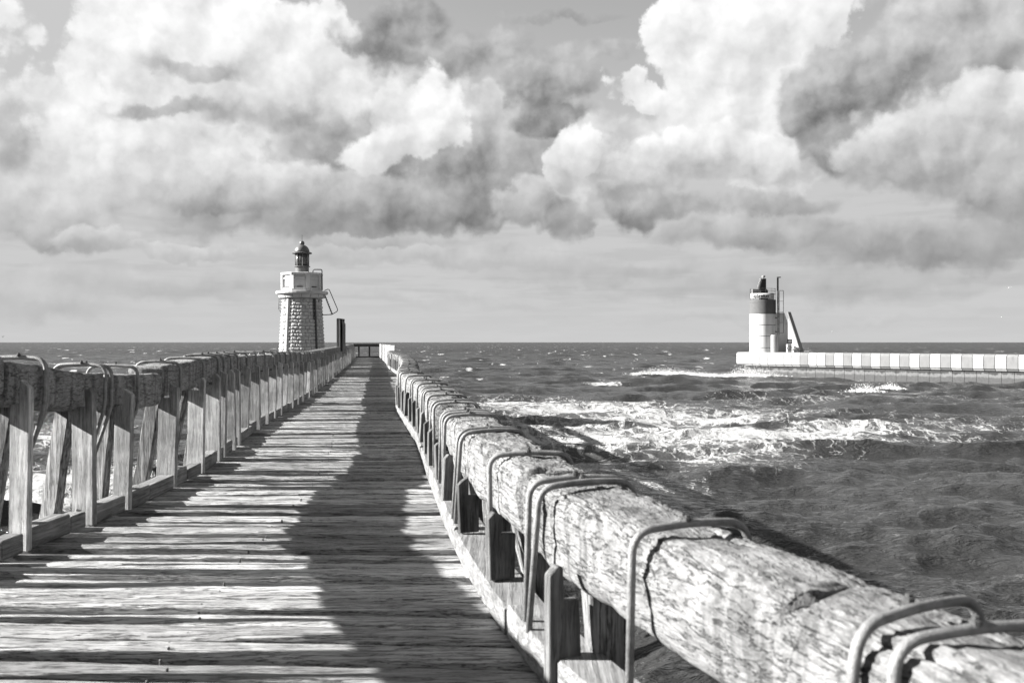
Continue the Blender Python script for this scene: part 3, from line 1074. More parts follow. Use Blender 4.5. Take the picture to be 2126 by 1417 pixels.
def post_mesh(w, t, h, lean, seed):
    bm = bmesh.new()
    vv = bm_box(bm, (-w / 2, -t / 2, -h), (w / 2, t / 2, 0), 0.012)
    bmesh.ops.subdivide_edges(bm, edges=[e for e in bm.edges if abs(e.verts[0].co.z - e.verts[1].co.z) > h * .5], cuts=7)
    bm.verts.ensure_lookup_table()
    co = np.array([v.co[:] for v in bm.verts])
    d = fbm(co * 5 + seed * 7.7, 3) * 0.02
    for i, v in enumerate(bm.verts):
        v.co.x += d[i] + lean * v.co.z
        v.co.y += d[(i * 7) % len(d)] * .6
    return bm_mesh('post', bm, M_POST)


postv = [post_mesh(.16, .085, 1.9, ln, i) for i, ln in enumerate((.19, .22, .16, .25, .13))]
postRv = [post_mesh(.16, .17, 1.4, ln, 10 + i) for i, ln in enumerate((-.10, -.16, -.05, -.2, -.08))]


def hoop_mesh(inner, outer, ztop, zin, zout, rake_in, rake_out, rad, wav, mat, knee=None):
    """bent round bar straddling the beam, local x across, z up from the deck"""
    pts = [(inner + rake_in, 0, zin), (inner, wav, ztop - 0.01), ((inner + outer) / 2, wav * .5, ztop + 0.008), (outer, 0, ztop - 0.004), (outer + rake_out, 0, zout)]
    if knee is not None: pts.insert(1, (inner, 0, knee))
    p = fillet(pts, 0.085, 6)
    V, F = tube(p, rad, 8)
    me = mesh_of('hoop', V, F, True)
    me.materials.append(mat)
    return me


hoopL = [hoop_mesh(0.0, -0.44, 0.0, -0.72 - .1 * i, -0.34, -0.15 - .02 * i, -0.03, 0.0155, 0.02 * (i - 1), M_STEEL, -0.36) for i in range(3)]
hoopR = [hoop_mesh(0.0, 0.47, 0.0, -0.66, -0.45, -0.035 + .02 * i, 0.05, 0.0155, 0.05 * (i - 1), M_STEEL) for i in range(3)]
Vb, Fb = lathe([(0.015, 0.0), (0.015, 0.014), (0.009, 0.016), (0.009, 0.024)], 8)
bolt_me = mesh_of('bolt', Vb, Fb)
bolt_me.materials.append(M_RUST)

for i, y0 in enumerate(stL):
    yb = y0
    e, an = LE(yb), Lang(yb)
    tw = R(14) + rng.normal() * R(3)             # the boards stand a little turned towards the sea side
    zbot = Ltop(yb) - LH - 0.01
    bme = bodyv[int(rng.integers(len(bodyv)))]
    o = place('board', bme, railL, e + 0.03 + rng.normal() * .008, yb, zbot, an - tw, rng.normal() * .022, rng.normal() * .02)
    o.scale = (rng.uniform(.85, 1.12), 1, (zbot - 0.005) / 1.0)
    pm = postv[int(rng.integers(len(postv)))]
    o = place('post', pm, railL, e - 0.26 + rng.normal() * .02, yb + rng.uniform(.16, .24), Ltop(yb) - LH + 0.02, an - tw * 1.2, 0, rng.normal() * .05)
    if rng.random() < 0.3 and i > 8:
        o = place('post', postv[int(rng.integers(len(postv)))], railL, e - 0.33, yb + rng.uniform(.42, .6), Ltop(yb) - LH + 0.02, an - tw, 0, rng.normal() * .06)
    # steel hoop over the beam
    for k in range(2 if rng.random() < 0.4 else 1):
        yh = yb + rng.uniform(.28, .45) + k * .06
        if yh > END - .5: continue
        h = place('hoop', hoopL[int(rng.integers(3))], railL, LE(yh) - 0.06, yh, Ltop(yh) + 0.034, Lang(yh) + rng.normal() * .1)
        if yh < 30:
            b_ = link('bolt', bolt_me, h)
            b_.location = (-0.2, 0, 0.012)
# kerb blocks between the boards
for i in range(len(stL) - 1):
    a, c = stL[i] + 0.035, stL[i + 1] - 0.035
    n = 1 if c - a < 0.7 else 2
    cut = [a, (a + c) / 2 + rng.normal() * .08, c] if n == 2 else [a, c]
    for k in range(n):
        ya, yb = cut[k] + (.008 if k else 0), cut[k + 1] - .008
        ht, wd = rng.uniform(.125, .165), rng.uniform(.125, .15)
        di = rng.uniform(-.012, .008)
        bm = bmesh.new()
        an = Lang((ya + yb) / 2)
        mt = Matrix.Translation(Vector((LE((ya + yb) / 2) + di, (ya + yb) / 2, 0)) - railL.location) @ Matrix.Rotation(an, 4, 'Z')
        ln = (yb - ya) / math.cos(an)
        bm_box(bm, (-wd, -ln / 2, 0.003), (0, ln / 2, ht), 0.009)
        o = link('kerb_block', bm_mesh('kerb_block', bm, M_KERB), railL)
        o.matrix_local = mt

# ---- right railing: low, massive, sunlit
RTZ = np.array([0, 2.3, 3.4, 4.5, 6, 10, 17, 22, 42, 57.5, 58.5, 92])
RTH = np.array([.73, .735, .755, .77, .77, .78, .80, .83, .84, .86, .88, .90])
def Rtop(y): return float(np.interp(y, RTZ, RTH))
RH, RW = 0.37, 0.41
railR = thing('timber_railing', 'low massive sunlit timber railing with steel hoops beside the harbour channel', 'railing', (0.4, 4.0, 0))
SPLIT = 59.0
starts = [0.35, 2.75, 5.0]
while starts[-1] < SPLIT - 1.5:
    starts.append(starts[-1] + rng.uniform(2.0, 3.0))
starts[-1] = SPLIT
for i in range(len(starts) - 1):
    y0, y1 = starts[i] + 0.006, starts[i + 1] - 0.006
    dh = rng.normal() * 0.015 * (0.4 if i < 2 else 1)
    ww, hh_ = RW * rng.uniform(.96, 1.06), RH * rng.uniform(.96, 1.06)
    dx = rng.normal() * (0.012 if i < 3 else 0.028)
    def f(t, y0=y0, dh=dh, dx=dx, hh_=hh_, ww=ww):
        yy = y0 + t
        return (RE(yy) + 0.09 + ww / 2 + dx, yy, Rtop(yy) + dh - hh_ / 2, Rang(yy))
    lv = 0 if y0 < 6.5 else (1 if y0 < 16 else (2 if y0 < 34 else 3))
    V, F = beam_geo((f, y1 - y0), ww, hh_, 4.8, (0.010, 0.022, 0.07, .25)[lv], (150, 84, 36, 18)[lv], 0.042, 40 + i * 1.3, lv < 2)
    part('beam', V, F, M_BEAM_R, railR, smooth=True)

stR = [1.5, 2.62, 3.95, 5.3, 6.6, 7.9, 9.1, 10.2, 11.3, 12.5]
while stR[-1] < SPLIT - 1.0:
    stR.append(stR[-1] + rng.uniform(0.9, 1.3))
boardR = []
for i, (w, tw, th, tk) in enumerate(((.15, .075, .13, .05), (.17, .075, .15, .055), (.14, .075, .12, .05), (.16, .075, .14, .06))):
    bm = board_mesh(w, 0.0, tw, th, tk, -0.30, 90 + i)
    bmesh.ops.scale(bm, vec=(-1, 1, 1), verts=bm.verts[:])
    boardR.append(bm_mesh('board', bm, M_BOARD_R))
for i, y0 in enumerate(stR):
    e, an = RE(y0), Rang(y0)
    zb = Rtop(y0) - RH - 0.005
    low = 3.0 < y0 < 4.5                       # this one stands on the planks
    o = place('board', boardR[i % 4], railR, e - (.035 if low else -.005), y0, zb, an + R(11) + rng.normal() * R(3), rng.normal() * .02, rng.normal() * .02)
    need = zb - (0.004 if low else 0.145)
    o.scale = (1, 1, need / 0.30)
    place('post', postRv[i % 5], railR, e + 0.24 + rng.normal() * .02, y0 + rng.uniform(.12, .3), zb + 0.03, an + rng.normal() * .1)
hoopsR = [2.2, 2.36, 3.38, 4.36, 4.48, 5.46, 6.9, 7.08, 8.35, 8.6, 8.85, 10.0, 10.4, 11.4, 12.5, 12.8, 13.2, 14.4, 15.6, 16.0]
while hoopsR[-1] < SPLIT - 0.6:
    hoopsR.append(hoopsR[-1] + (rng.uniform(.9, 1.6) if rng.random() < .75 else .14))
for i, y0 in enumerate(hoopsR):
    h = place('hoop', hoopR[int(rng.integers(3))], railR, RE(y0) + 0.052, y0, Rtop(y0) + 0.04, Rang(y0) + rng.normal() * .05)
    zk = (Rtop(y0) + 0.04 - 0.14) / 0.66
    h.scale = (1, 1, zk)
    if y0 < 30:
        b_ = link('bolt', bolt_me, h)
        b_.location = (0.22, 0, 0.012)
ys = [0.4, 2.9]
while ys[-1] < SPLIT: ys.append(ys[-1] + rng.uniform(1.5, 2.2))
for i in range(len(ys) - 1):
    ya, yb = ys[i] + .008, ys[i + 1] - .008
    n = 6
    V, F = [], []
    ht, wd = rng.uniform(.135, .155), .23
    di = rng.normal() * .008
    for k in range(n + 1):
        yy = ya + (yb - ya) * k / n
        x0 = RE(yy) + di
        for (dx, dz) in ((0, .003), (0, ht - .012), (.012, ht), (wd - .012, ht), (wd, ht - .012), (wd, .003)):
            V.append((x0 + dx, yy, dz + rng.normal() * .002))
    for k in range(n):
        for j in range(6):
            j2 = (j + 1) % 6
            F.append((k * 6 + j, (k + 1) * 6 + j, (k + 1) * 6 + j2, k * 6 + j2))
    F.append(tuple(range(6)))
    F.append(tuple(n * 6 + j for j in reversed(range(6))))
    part('kerb_block', V, F, M_KERB, railR)

# ---- board fence on the right of the pier head
fence = thing('board_fence', 'sunlit upright board fence along the far pier head, beyond the steel hoops', 'fence', (RE(70), 70, 0))
yy = SPLIT + 0.4
i = 0
while yy < END:
    e, an = RE(yy), Rang(yy)
    ht = 1.27 + rng.normal() * .02
    bm = bmesh.new()
    mt = Matrix.Translation(Vector((e + .02, yy, 0)) - fence.location) @ Matrix.Rotation(an + rng.normal() * .05, 4, 'Z')
    bm_box(bm, (0, -.14, 0.004), (.06, .14, ht), .008)
    o = link('board', bm_mesh('board', bm, M_BOARD), fence)
    o.matrix_local = mt
    yy += rng.uniform(.8, 1.1)
mt = Matrix.Translation(Vector((RE(SPLIT) + .02, SPLIT + .25, 0)) - fence.location) @ Matrix.Rotation(R(-38), 4, 'Z')
for k in range(2):
    bm = bmesh.new()
    bm_box(bm, (k * .31, -.03, 0.004), (k * .31 + .29, .03, 1.28 - .03 * k), .008)
    o = link('board', bm_mesh('board', bm, M_BOARD), fence)
    o.matrix_local = mt
def f(t): return (RE(SPLIT + .6 + t) + .27, SPLIT + .6 + t, 1.12, Rang(SPLIT + .6 + t))
V, F = beam_geo((f, END - SPLIT - .7), .36, .30, 7, .4, 20, .02, 77.0, False)
part('beam', V, F, M_BEAM_R, fence, True)
V = []
ya, yb = SPLIT + .1, END - .1
for yq in (ya, yb):
    x0 = RE(yq) + .09
    V += [(x0, yq, .003), (x0 + .2, yq, .003), (x0 + .2, yq, .16), (x0, yq, .16)]
part('kerb_beam', V, [(0, 1, 2, 3), (7, 6, 5, 4), (0, 4, 5, 1), (1, 5, 6, 2), (2, 6, 7, 3), (3, 7, 4, 0)], M_KERB, fence)

# ---- dark barrier across the pier head
bar = thing('end_barrier', 'dark timber barrier with two posts closing off the pier head', 'barrier', ((LE(END) + RE(END)) / 2, END, 0))
xl, xr = LE(END) - .1, RE(END) + .1
box('top_rail', (xl, END - .14, 1.03), (xr, END + .14, 1.31), M_DARKBEAM, bar, .02)
box('bottom_rail', (xl, END - .1, .004), (xr, END + .1, .14), M_DARKBEAM, bar, .015)
for px in (745, 767):
    x0 = (px - 1063) / FPX * END
    box('post', (x0 - .07, END - .06, .142), (x0 + .07, END + .06, 1.028), M_DARKBEAM, bar, .01)

# ------------------------------------------------------------------ information board standing at the left railing
sy = 50.0
sx = (707.5 - 1063) / FPX * sy
sign = thing('information_board', 'tall narrow ribbed panel seen edge-on, standing at the railing beside the stone lighthouse', 'sign', (sx, sy, 0))
def slab(x0, x1, z0, z1, y0, y1, ch):
    bm = bmesh.new()
    poly = [(x0, z0), (x1, z0), (x1, z1 - ch), (x1 - ch * .6, z1), (x0 + ch * .25, z1), (x0, z1 - ch * .4)]
    a = [bm.verts.new((x, y0, z)) for x, z in poly]
    b = [bm.verts.new((x, y1, z)) for x, z in poly]
    bm.faces.new(a); bm.faces.new(b[::-1])
    for k in range(6): bm.faces.new((a[(k + 1) % 6], a[k], b[k], b[(k + 1) % 6]))
    return bm
bm_part('panel', slab(sx - .13, sx + .05, 0.85, 2.68, sy - .5, sy + .5, .12), M_WHITE2, sign)
bm_part('panel', slab(sx + .062, sx + .17, 0.85, 2.66, sy - .45, sy + .45, .26), M_DARK, sign)
bm_part('rib', slab(sx - .035, sx - .015, 0.8, 2.675, sy - .54, sy - .503, .04), M_DARK, sign)
bm_part('rib', slab(sx - .085, sx - .07, 0.8, 2.675, sy - .54, sy - .503, .04), M_DARK, sign)
box('post', (sx - .06, sy - .06, -0.6), (sx + .06, sy + .06, 0.9), M_RUST, sign, .01)

# ------------------------------------------------------------------ stone lighthouse
LY = 80.0
LXC = (627 - 1063) / FPX * LY
lh = thing('stone_lighthouse', 'short octagonal stone lighthouse with white gallery and dark domed lantern beside the pier', 'lighthouse', (LXC, LY, SEA))
face_cam = math.atan2(-LY, -LXC)            # a flat face looks at the camera
YAW = R(-6)
A0 = face_cam + math.pi / 8 + YAW


def octa(rin0, z0, rin1, z1):
    k = 1 / math.cos(math.pi / 8)
    return lathe([(rin0 * k, z0), (rin1 * k, z1)], 8, LXC, LY, A0)


def oct_ring(prof, mat, name, parent=lh):
    k = 1 / math.cos(math.pi / 8)
    V, F = lathe([(r * k, z) for r, z in prof], 8, LXC, LY, A0)
    return part(name, V, F, mat, parent)


S0, S1 = 0.2, 5.03                          # coursed part
rb0, rb1 = 1.84, 1.58
NF = 12
FACES = [face_cam + (q_ + .5) * 2 * math.pi / NF for q_ in range(NF)]


def shaft_solid(name, prof, mat):
    V, F = lathe([(r / math.cos(math.pi / NF), z) for r, z in prof], NF, LXC, LY, face_cam)
    return part(name, V, F, mat, lh)


shaft_solid('shaft_core', [(rb0 - .05, S0), (rb1 - .05, S1)], M_MORTAR)
shaft_solid('plinth', [(2.5, SEA - 3), (2.45, -1.0), (2.2, -.6), (2.2, S0 - .003)], M_CGREY)
rows = 17
rh = (S1 - S0) / rows
bulkV, bulkF = [], []
stone_n = 0
to_cam = Vector((-LXC, -LY, 0)).normalized()
for rr_ in range(rows):
    z0, z1 = S0 + rr_ * rh + .012, S0 + (rr_ + 1) * rh - .012
    rbase = rb0 + (rb1 - rb0) * (rr_ + .5) / rows
    for am in FACES:
        kin, rin, half = 1.0, rbase, rbase * math.tan(math.pi / NF)
        nrm = Vector((math.cos(am), math.sin(am), 0))
        tan = Vector((-math.sin(am), math.cos(am), 0))
        facing = nrm.dot(to_cam)
        if rr_ % 2: cuts = [-half, rng.uniform(-.12, .12), half]
        else: cuts = [-half, -half * .5 + rng.uniform(-.08, .08), half * .5 + rng.uniform(-.08, .08), half]
        for s_ in range(len(cuts) - 1):
            u0, u1 = cuts[s_] + .013, cuts[s_ + 1] - .013
            nu, nv = 6, 4
            V, F = [], []
            d0 = rng.uniform(.01, .035)
            for a in range(nu):
                for b in range(nv):
                    uu = u0 + (u1 - u0) * a / (nu - 1)
                    zz = z0 + (z1 - z0) * b / (nv - 1)
                    edge = a in (0, nu - 1) or b in (0, nv - 1)
                    lean_ = (rb1 - rb0) / (S1 - S0) * (zz - (z0 + z1) / 2)
                    out_ = -.03 if edge else d0 + rng.uniform(-.014, .02)
                    p_ = Vector((LXC, LY, 0)) + nrm * (rin + lean_ * kin + out_) + tan * uu
                    V.append((p_.x, p_.y, zz))
            for a in range(nu - 1):
                for b in range(nv - 1):
                    i0 = a * nv + b
                    F.append((i0, i0 + nv, i0 + nv + 1, i0 + 1))
            if facing > 0.15 and stone_n < 290:
                part('stone', V, F, M_STONE, lh)
                stone_n += 1
            else:
                o0 = len(bulkV)
                bulkV += V
                bulkF += [tuple(i + o0 for i in ff) for ff in F]
o = part('stonework', bulkV, bulkF, M_STONE, lh)
o['kind'] = 'stuff'
k8 = 1 / math.cos(math.pi / 8)


def up_tube(name, turn, off, rad_, mat, za=S0, zb=S1):
    a = face_cam + turn
    d = Vector((math.cos(a), math.sin(a), 0))
    r0, r1 = (rb0 + (rb1 - rb0) * (z - S0) / (S1 - S0) + off for z in (za, zb))
    c_ = Vector((LXC, LY, 0))
    V, F = tube([c_ + d * r0 + Vector((0, 0, za)), c_ + d * r1 + Vector((0, 0, zb))], rad_, 8)
    part(name, V, F, mat, lh)


up_tube('corner_strip', R(-43), -.02, .16, M_WHITE2)
up_tube('conduit', R(-35), .06, .028, M_RUST)
up_tube('downpipe', R(39), .05, .10, M_RUST)
up_tube('conduit', R(33), .05, .05, M_RUST, 3.3, S1)
V, F = lathe([(1.60, S1 + .003), (1.86, S1 + .08), (1.95, S1 + .38)], 40, LXC, LY)
part('cornice', V, F, M_WHITE2, lh)
V, F = lathe([(2.10, S1 + .383), (2.13, S1 + .42), (2.13, S1 + .58), (2.09, S1 + .62)], 40, LXC, LY)
part('gallery_slab', V, F, M_WHITE2, lh)
for i in range(16):                          # joints between the corbel stones
    a = 2 * math.pi * (i + .5) / 16
    c, s = math.cos(a), math.sin(a)
    V, F = tube([(LXC + 1.865 * c, LY + 1.865 * s, S1 + .09), (LXC + 1.94 * c, LY + 1.94 * s, S1 + .37)], .018, 5)
    part('joint', V, F, M_MORTAR, lh)
D0, D1 = S1 + .623, S1 + 2.13
oct_ring([(1.50, D0), (1.50, D1 - .19)], M_WHITE, 'drum')
oct_ring([(1.64, D1 - .187), (1.66, D1 - .03), (1.62, D1)], M_WHITE, 'drum_cap')
oct_ring([(1.62, D0 + .0), (1.60, D0 + .13)], M_WHITE, 'drum_base')
for ci in range(8):
    a = A0 + ci * math.pi / 4
    d = Vector((math.cos(a), math.sin(a), 0))
    p = Vector((LXC, LY, 0)) + d * (1.56 * k8 - .03)
    mt = Matrix.Translation(p) @ Matrix.Rotation(a, 4, 'Z')
    box('pilaster', (-.12, -.17, D0 + .135), (.06, .17, D1 - .19), M_WHITE, lh, .01, mt)
for fi in range(8):
    am = A0 + (fi + .5) * math.pi / 4
    mt = Matrix.Translation((LXC, LY, 0)) @ Matrix.Rotation(am, 4, 'Z')
    if Vector((math.cos(am), math.sin(am), 0)).dot(Vector((-LXC, -LY, 0)).normalized()) < .1: continue
    box('panel_frame', (1.503, -.44, D0 + .95), (1.57, .44, D0 + 1.1), M_WHITE, lh, .01, mt)
    box('panel_frame', (1.503, -.44, D0 + .135), (1.58, .44, D0 + .28), M_WHITE, lh, .01, mt)
    box('vent_slot', (1.505, -.22, D0 + .29), (1.60, .22, D0 + .36), M_DARK, lh, .01, mt)
rnd_ = lambda n, prof, m, sm=True, s=28: part(n, *lathe(prof, s, LXC, LY), m, lh, sm)
rnd_('lantern_base', [(.62, D1 + .003), (.60, D1 + .05), (.57, D1 + .1), (.57, D1 + .50)], M_LANTERN, False)
rnd_('lantern_ring', [(.60, D1 + .503), (.68, D1 + .52), (.68, D1 + .58), (.60, D1 + .6)], M_LANTERN, False)
rnd_('glazing', [(.54, D1 + .603), (.54, D1 + 1.60)], M_GLASS)
for i in range(8):
    a = face_cam + R(4) + i * math.pi / 4
    x0, y0 = LXC + .565 * math.cos(a), LY + .565 * math.sin(a)
    V, F = tube([(x0, y0, D1 + .603), (x0, y0, D1 + 1.6)], .028, 6)
    part('mullion', V, F, M_LANTERN, lh)
rnd_('lamp', [(.05, D1 + .61), (.18, D1 + .75), (.22, D1 + 1.0), (.18, D1 + 1.3), (.05, D1 + 1.4)], M_GREYP)
rnd_('roof_rim', [(.62, D1 + 1.603), (.80, D1 + 1.62), (.82, D1 + 1.68), (.78, D1 + 1.73), (.66, D1 + 1.76)], M_LANTERN, False)
dome = [(.62 * math.cos(t), D1 + 1.763 + .62 * math.sin(t)) for t in np.linspace(0, 1.25, 10)]
rnd_('dome', dome, M_LANTERN)
rnd_('finial', [(.12, D1 + 2.33), (.19, D1 + 2.40), (.21, D1 + 2.5), (.18, D1 + 2.62), (.06, D1 + 2.7)], M_LANTERN)
rnd_('lightning_rod', [(.02, D1 + 2.70), (.012, D1 + 3.2)], M_RUST, False, 6)
def px_on_lh(zx, zy, dy=0.0):               # crop coordinates of the study drawing -> world
    s = (LY + dy) / FPX / 4.428
    return (LXC + (zx - 385) * s, LY + dy, EYE + (1063 - zy) * s)
def bars(name, pts, rad, fil=0.12, mat=M_RUST, parent=lh):
    p = fillet(pts, fil, 4) if len(pts) > 2 else [Vector(q) for q in pts]
    V, F = tube(p, rad, 6)
    return part(name, V, F, mat, parent, True)
bars('access_hoop', [px_on_lh(497, 440, -.6), px_on_lh(503, 396, -.6), px_on_lh(578, 396, -.4), px_on_lh(582, 585, -.4)], .04)
bars('swing_ladder', [px_on_lh(592, 590), px_on_lh(632, 572), px_on_lh(718, 775), px_on_lh(664, 806)], .035, .2)
bars('swing_ladder', [px_on_lh(598, 640), px_on_lh(662, 806)], .05)
bars('bracket', [px_on_lh(560, 814), px_on_lh(664, 808)], .04)
for t in np.linspace(.1, .95, 8):
    a_, b_ = Vector(px_on_lh(598, 640)), Vector(px_on_lh(662, 806))
    p = a_.lerp(b_, t)
    V, F = tube([(p.x - .09, p.y - .05, p.z), (p.x + .09, p.y + .05, p.z + .02)], .018, 5)
    part('rung', V, F, M_RUST, lh)
bars('side_ladder', [px_on_lh(172, 655), px_on_lh(172, 765)], .025)
bars('side_ladder', [px_on_lh(196, 655), px_on_lh(196, 785)], .03)
bars('side_ladder', [px_on_lh(172, 765), px_on_lh(196, 787)], .03)
for zy in (665, 690, 722, 750): bars('rung', [px_on_lh(172, zy), px_on_lh(196, zy)], .018)
box('flood_lamp', tuple(np.array(px_on_lh(470, 590, -2.0))), tuple(np.array(px_on_lh(518, 572, -1.75))), M_WHITE, lh)

# ------------------------------------------------------------------ breakwater across the channel
def bw_pt(t):                                # metres along the wall from its end
    return Vector((45.0, 185.0, 0)) + Vector((0.655, -0.755, 0)) * t
wd_ = Vector((0.655, -0.755, 0)).normalized()
wn = Vector((-wd_.y, wd_.x, 0))
if wn.y > 0: wn = -wn                        # towards the camera
wn = wn.normalized()
PT, PB = -0.48, -3.02
bwk = thing('breakwater', 'whitewashed concrete breakwater with alternating white and grey crown blocks', 'breakwater', (bw_pt(30).x, bw_pt(30).y, SEA))


def wall_frame(t):
    mt = Matrix.Identity(4)
    mt.col[0][:3] = wd_
    mt.col[1][:3] = -wn
    mt.col[2][:3] = (0, 0, 1)
    mt.col[3][:3] = bw_pt(t)
    return mt


def crown_mesh(w, mat, dep=5.5, end=False):
    """block with a rounded outer top edge; local x along the wall, y away from the camera"""
    prof = [(-.42, PB + .22), (-.60, PB + .35), (-.62, PT - .50)]
    for a in np.linspace(0, math.pi / 2, 6):
        prof.append((-.62 + .42 * (1 - math.cos(a)), PT - .42 + .42 * math.sin(a)))
    prof += [(dep, PT), (dep, PB), (-.30, PB)]
    bm = bmesh.new()
    a = [bm.verts.new((0.05, y, z)) for y, z in prof]
    b = [bm.verts.new((w - .05, y, z)) for y, z in prof]
    bm.faces.new(a); bm.faces.new(b[::-1])
    n = len(prof)
    for i in range(n): bm.faces.new((a[(i + 1) % n], a[i], b[i], b[(i + 1) % n]))
    return bm_mesh('crown_block', bm, mat)


BWD = 1.72
crownW, crownG = crown_mesh(BWD, M_CWHITE), crown_mesh(BWD, M_CGREY)
grey_t = {7, 10, 12, 14, 16, 18, 20, 22, 24, 26, 28, 30, 32, 34}
for i in range(44):
    o = link('crown_block', crownG if i in grey_t else crownW, bwk)
    mt = wall_frame(i * BWD)
    mt.col[3][:3] = Vector(mt.col[3][:3]) - bwk.location
    o.matrix_local = mt
def dim_core(v): return v
o = box('nose_block', (-2.7, .35, PB + .15), (-.012, 5.4, PT - .003), M_CWHITE, bwk, .38, wall_frame(0), 3)
box('core', (-.6, .25, SEA - 4), (76, 5.3, PB + .1), M_CGREY, bwk, 0, wall_frame(0))
panel_me = None
for i in range(40):
    bm = bmesh.new()
    bm_box(bm, (.018, -.04, SEA - 2.5), (1.882, .24, PB + .20), .015)
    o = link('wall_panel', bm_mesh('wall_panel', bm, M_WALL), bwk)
    mt = wall_frame(i * 1.9 - .3)
    mt.col[3][:3] = Vector(mt.col[3][:3]) - bwk.location
    o.matrix_local = mt

# ------------------------------------------------------------------ banded beacon tower on the breakwater
TY = 187.5
TXC = (1583 - 1063) / FPX * TY
S = TY / FPX
tw_ = thing('beacon_tower', 'white cylindrical beacon tower with dark upper band, railings and name plate on the breakwater', 'lighthouse', (TXC, TY, PT))
def TP(zx, zy, dy=0.0):                      # crop-2 coordinates (5.45 per px, origin 1500,550) -> world
    k = (TY + dy) / FPX
    return Vector(((1500 + zx / 5.45 - 1063) * k, TY + dy, EYE + (710 - (550 + zy / 5.45)) * k))
def zt(zy): return TP(0, zy).z
cx = TP(455, 0).x
rad = TP(600, 0).x - cx
tv_ = lambda n, z0, z1, m, r=rad: part(n, *lathe([(r, z0), (r, z1)], 72, cx, TY), m, tw_, False)
def smooth_round(o):
    bm_ = bmesh.new()
    bm_.from_mesh(o.data)
    bmesh.ops.delete(bm_, geom=[f_ for f_ in bm_.faces if len(f_.verts) > 4], context='FACES_ONLY')
    for f_ in bm_.faces: f_.smooth = True
    bm_.to_mesh(o.data)
    bm_.free()
zs_ = [zt(1000), zt(934), zt(803), zt(679), zt(553)]
for i in range(4): smooth_round(tv_('drum_ring', zs_[i] + .05, zs_[i + 1] - .05, M_WHITE))
smooth_round(tv_('dark_band', zt(553) + .012, zt(428) - .01, M_REDBAND, rad + .004))
smooth_round(tv_('top_ring', zt(428) + .01, zt(395), M_REDBAND, rad + .004))
part('inner_shaft', *lathe([(rad - .06, zt(1000)), (rad - .06, zt(400))], 48, cx, TY), M_DARK, tw_)
# railing on top
rz0 = zt(395)
for zy in (272, 298, 330):
    pts = [(cx + (rad - .05) * math.cos(a), TY + (rad - .05) * math.sin(a), zt(zy)) for a in np.linspace(0, 2 * math.pi, 41)]
    V, F = tube(pts, .03, 5)
    part('guard_rail', V, F, M_RUST, tw_)
for a in np.linspace(0, 2 * math.pi, 13)[:-1]:
    V, F = tube([(cx + (rad - .05) * math.cos(a), TY + (rad - .05) * math.sin(a), rz0), (cx + (rad - .05) * math.cos(a), TY + (rad - .05) * math.sin(a), zt(270))], .035, 5)
    part('baluster', V, F, M_RUST, tw_)
# curved name plate with the harbour name
def arc_plate(a0, a1, z0, z1, r, n=18):
    V, F = [], []
    for i in range(n + 1):
        a = a0 + (a1 - a0) * i / n
        for rr2 in (r, r - .04):
            for z in (z0, z1): V.append((cx + rr2 * math.cos(a), TY + rr2 * math.sin(a), z))
    for i in range(n):
        b0, b1 = i * 4, (i + 1) * 4
        F += [(b0, b1, b1 + 1, b0 + 1), (b0 + 3, b1 + 3, b1 + 2, b0 + 2), (b0 + 1, b1 + 1, b1 + 3, b0 + 3), (b0 + 2, b1 + 2, b1, b0)]
    F += [(0, 1, 3, 2), (n * 4 + 2, n * 4 + 3, n * 4 + 1, n * 4)]
    return V, F
camdir = math.atan2(-TY, -cx)
pa = lambda zx: camdir + math.asin(max(-1, min(1, (zx - 455) / 145 * .99)))
part('name_plate', *arc_plate(pa(325), pa(548), zt(383), zt(325), rad + .06), M_WHITE2, tw_, True)
word = 'capbreton'
for i, ch in enumerate(word):
    cu = bpy.data.curves.new('letter', 'FONT')
    cu.body = ch
    cu.size = 1.0
    cu.align_x = 'CENTER'
    cu.extrude = .012
    cu.offset = 0.02
    tmp = bpy.data.objects.new('tmp', cu)
    COL.objects.link(tmp)
    dg = bpy.context.evaluated_depsgraph_get()
    me = bpy.data.meshes.new_from_object(tmp.evaluated_get(dg))
    bpy.data.objects.remove(tmp)
    me.materials.clear()
    me.materials.append(M_LET)
    a = pa(343 + i * (505 - 343) / 8)
    o = link('letter', me, tw_)
    o.location = Vector((cx + (rad + .08) * math.cos(a), TY + (rad + .08) * math.sin(a), zt(370))) - tw_.location
    o.rotation_euler = (R(90), 0, a + R(90))
# dark wedge (day mark) on the roof, with bright stair edge
def extr(name, poly, y0, y1, mat, parent=tw_):
    bm = bmesh.new()
    a = [bm.verts.new((p[0], y0, p[1])) for p in poly]
    b = [bm.verts.new((p[0], y1, p[1])) for p in poly]
    bm.faces.new(a); bm.faces.new(b[::-1])
    n = len(poly)
    for i in range(n): bm.faces.new((a[(i + 1) % n], a[i], b[i], b[(i + 1) % n]))
    return bm_part(name, bm, mat, parent)
def P2(zx, zy): q = TP(zx, zy); return (q.x, q.z)
extr('day_mark', [P2(425, 395), P2(505, 395), P2(505, 290), P2(485, 270), P2(485, 155), P2(445, 155), P2(412, 270), P2(425, 290)], TY - .6, TY + .6, M_DARK)
extr('day_mark_edge', [P2(395, 270), P2(408, 270), P2(442, 155), P2(429, 155)], TY - .5, TY - .3, M_GREYP)
for t in np.linspace(.05, .95, 8):
    a_, b_ = TP(398, 268, -.7), TP(432, 160, -.7)
    p = a_.lerp(b_, t)
    box('step', (p.x - .12, p.y, p.z), (p.x + .08, p.y + .15, p.z + .1), M_WHITE, tw_)
part('beacon_light', *lathe([(.16, zt(155)), (.16, zt(142)), (.34, zt(138)), (.36, zt(122)), (.1, zt(116))], 16, TP(463, 0).x, TY), M_GREYP, tw_)
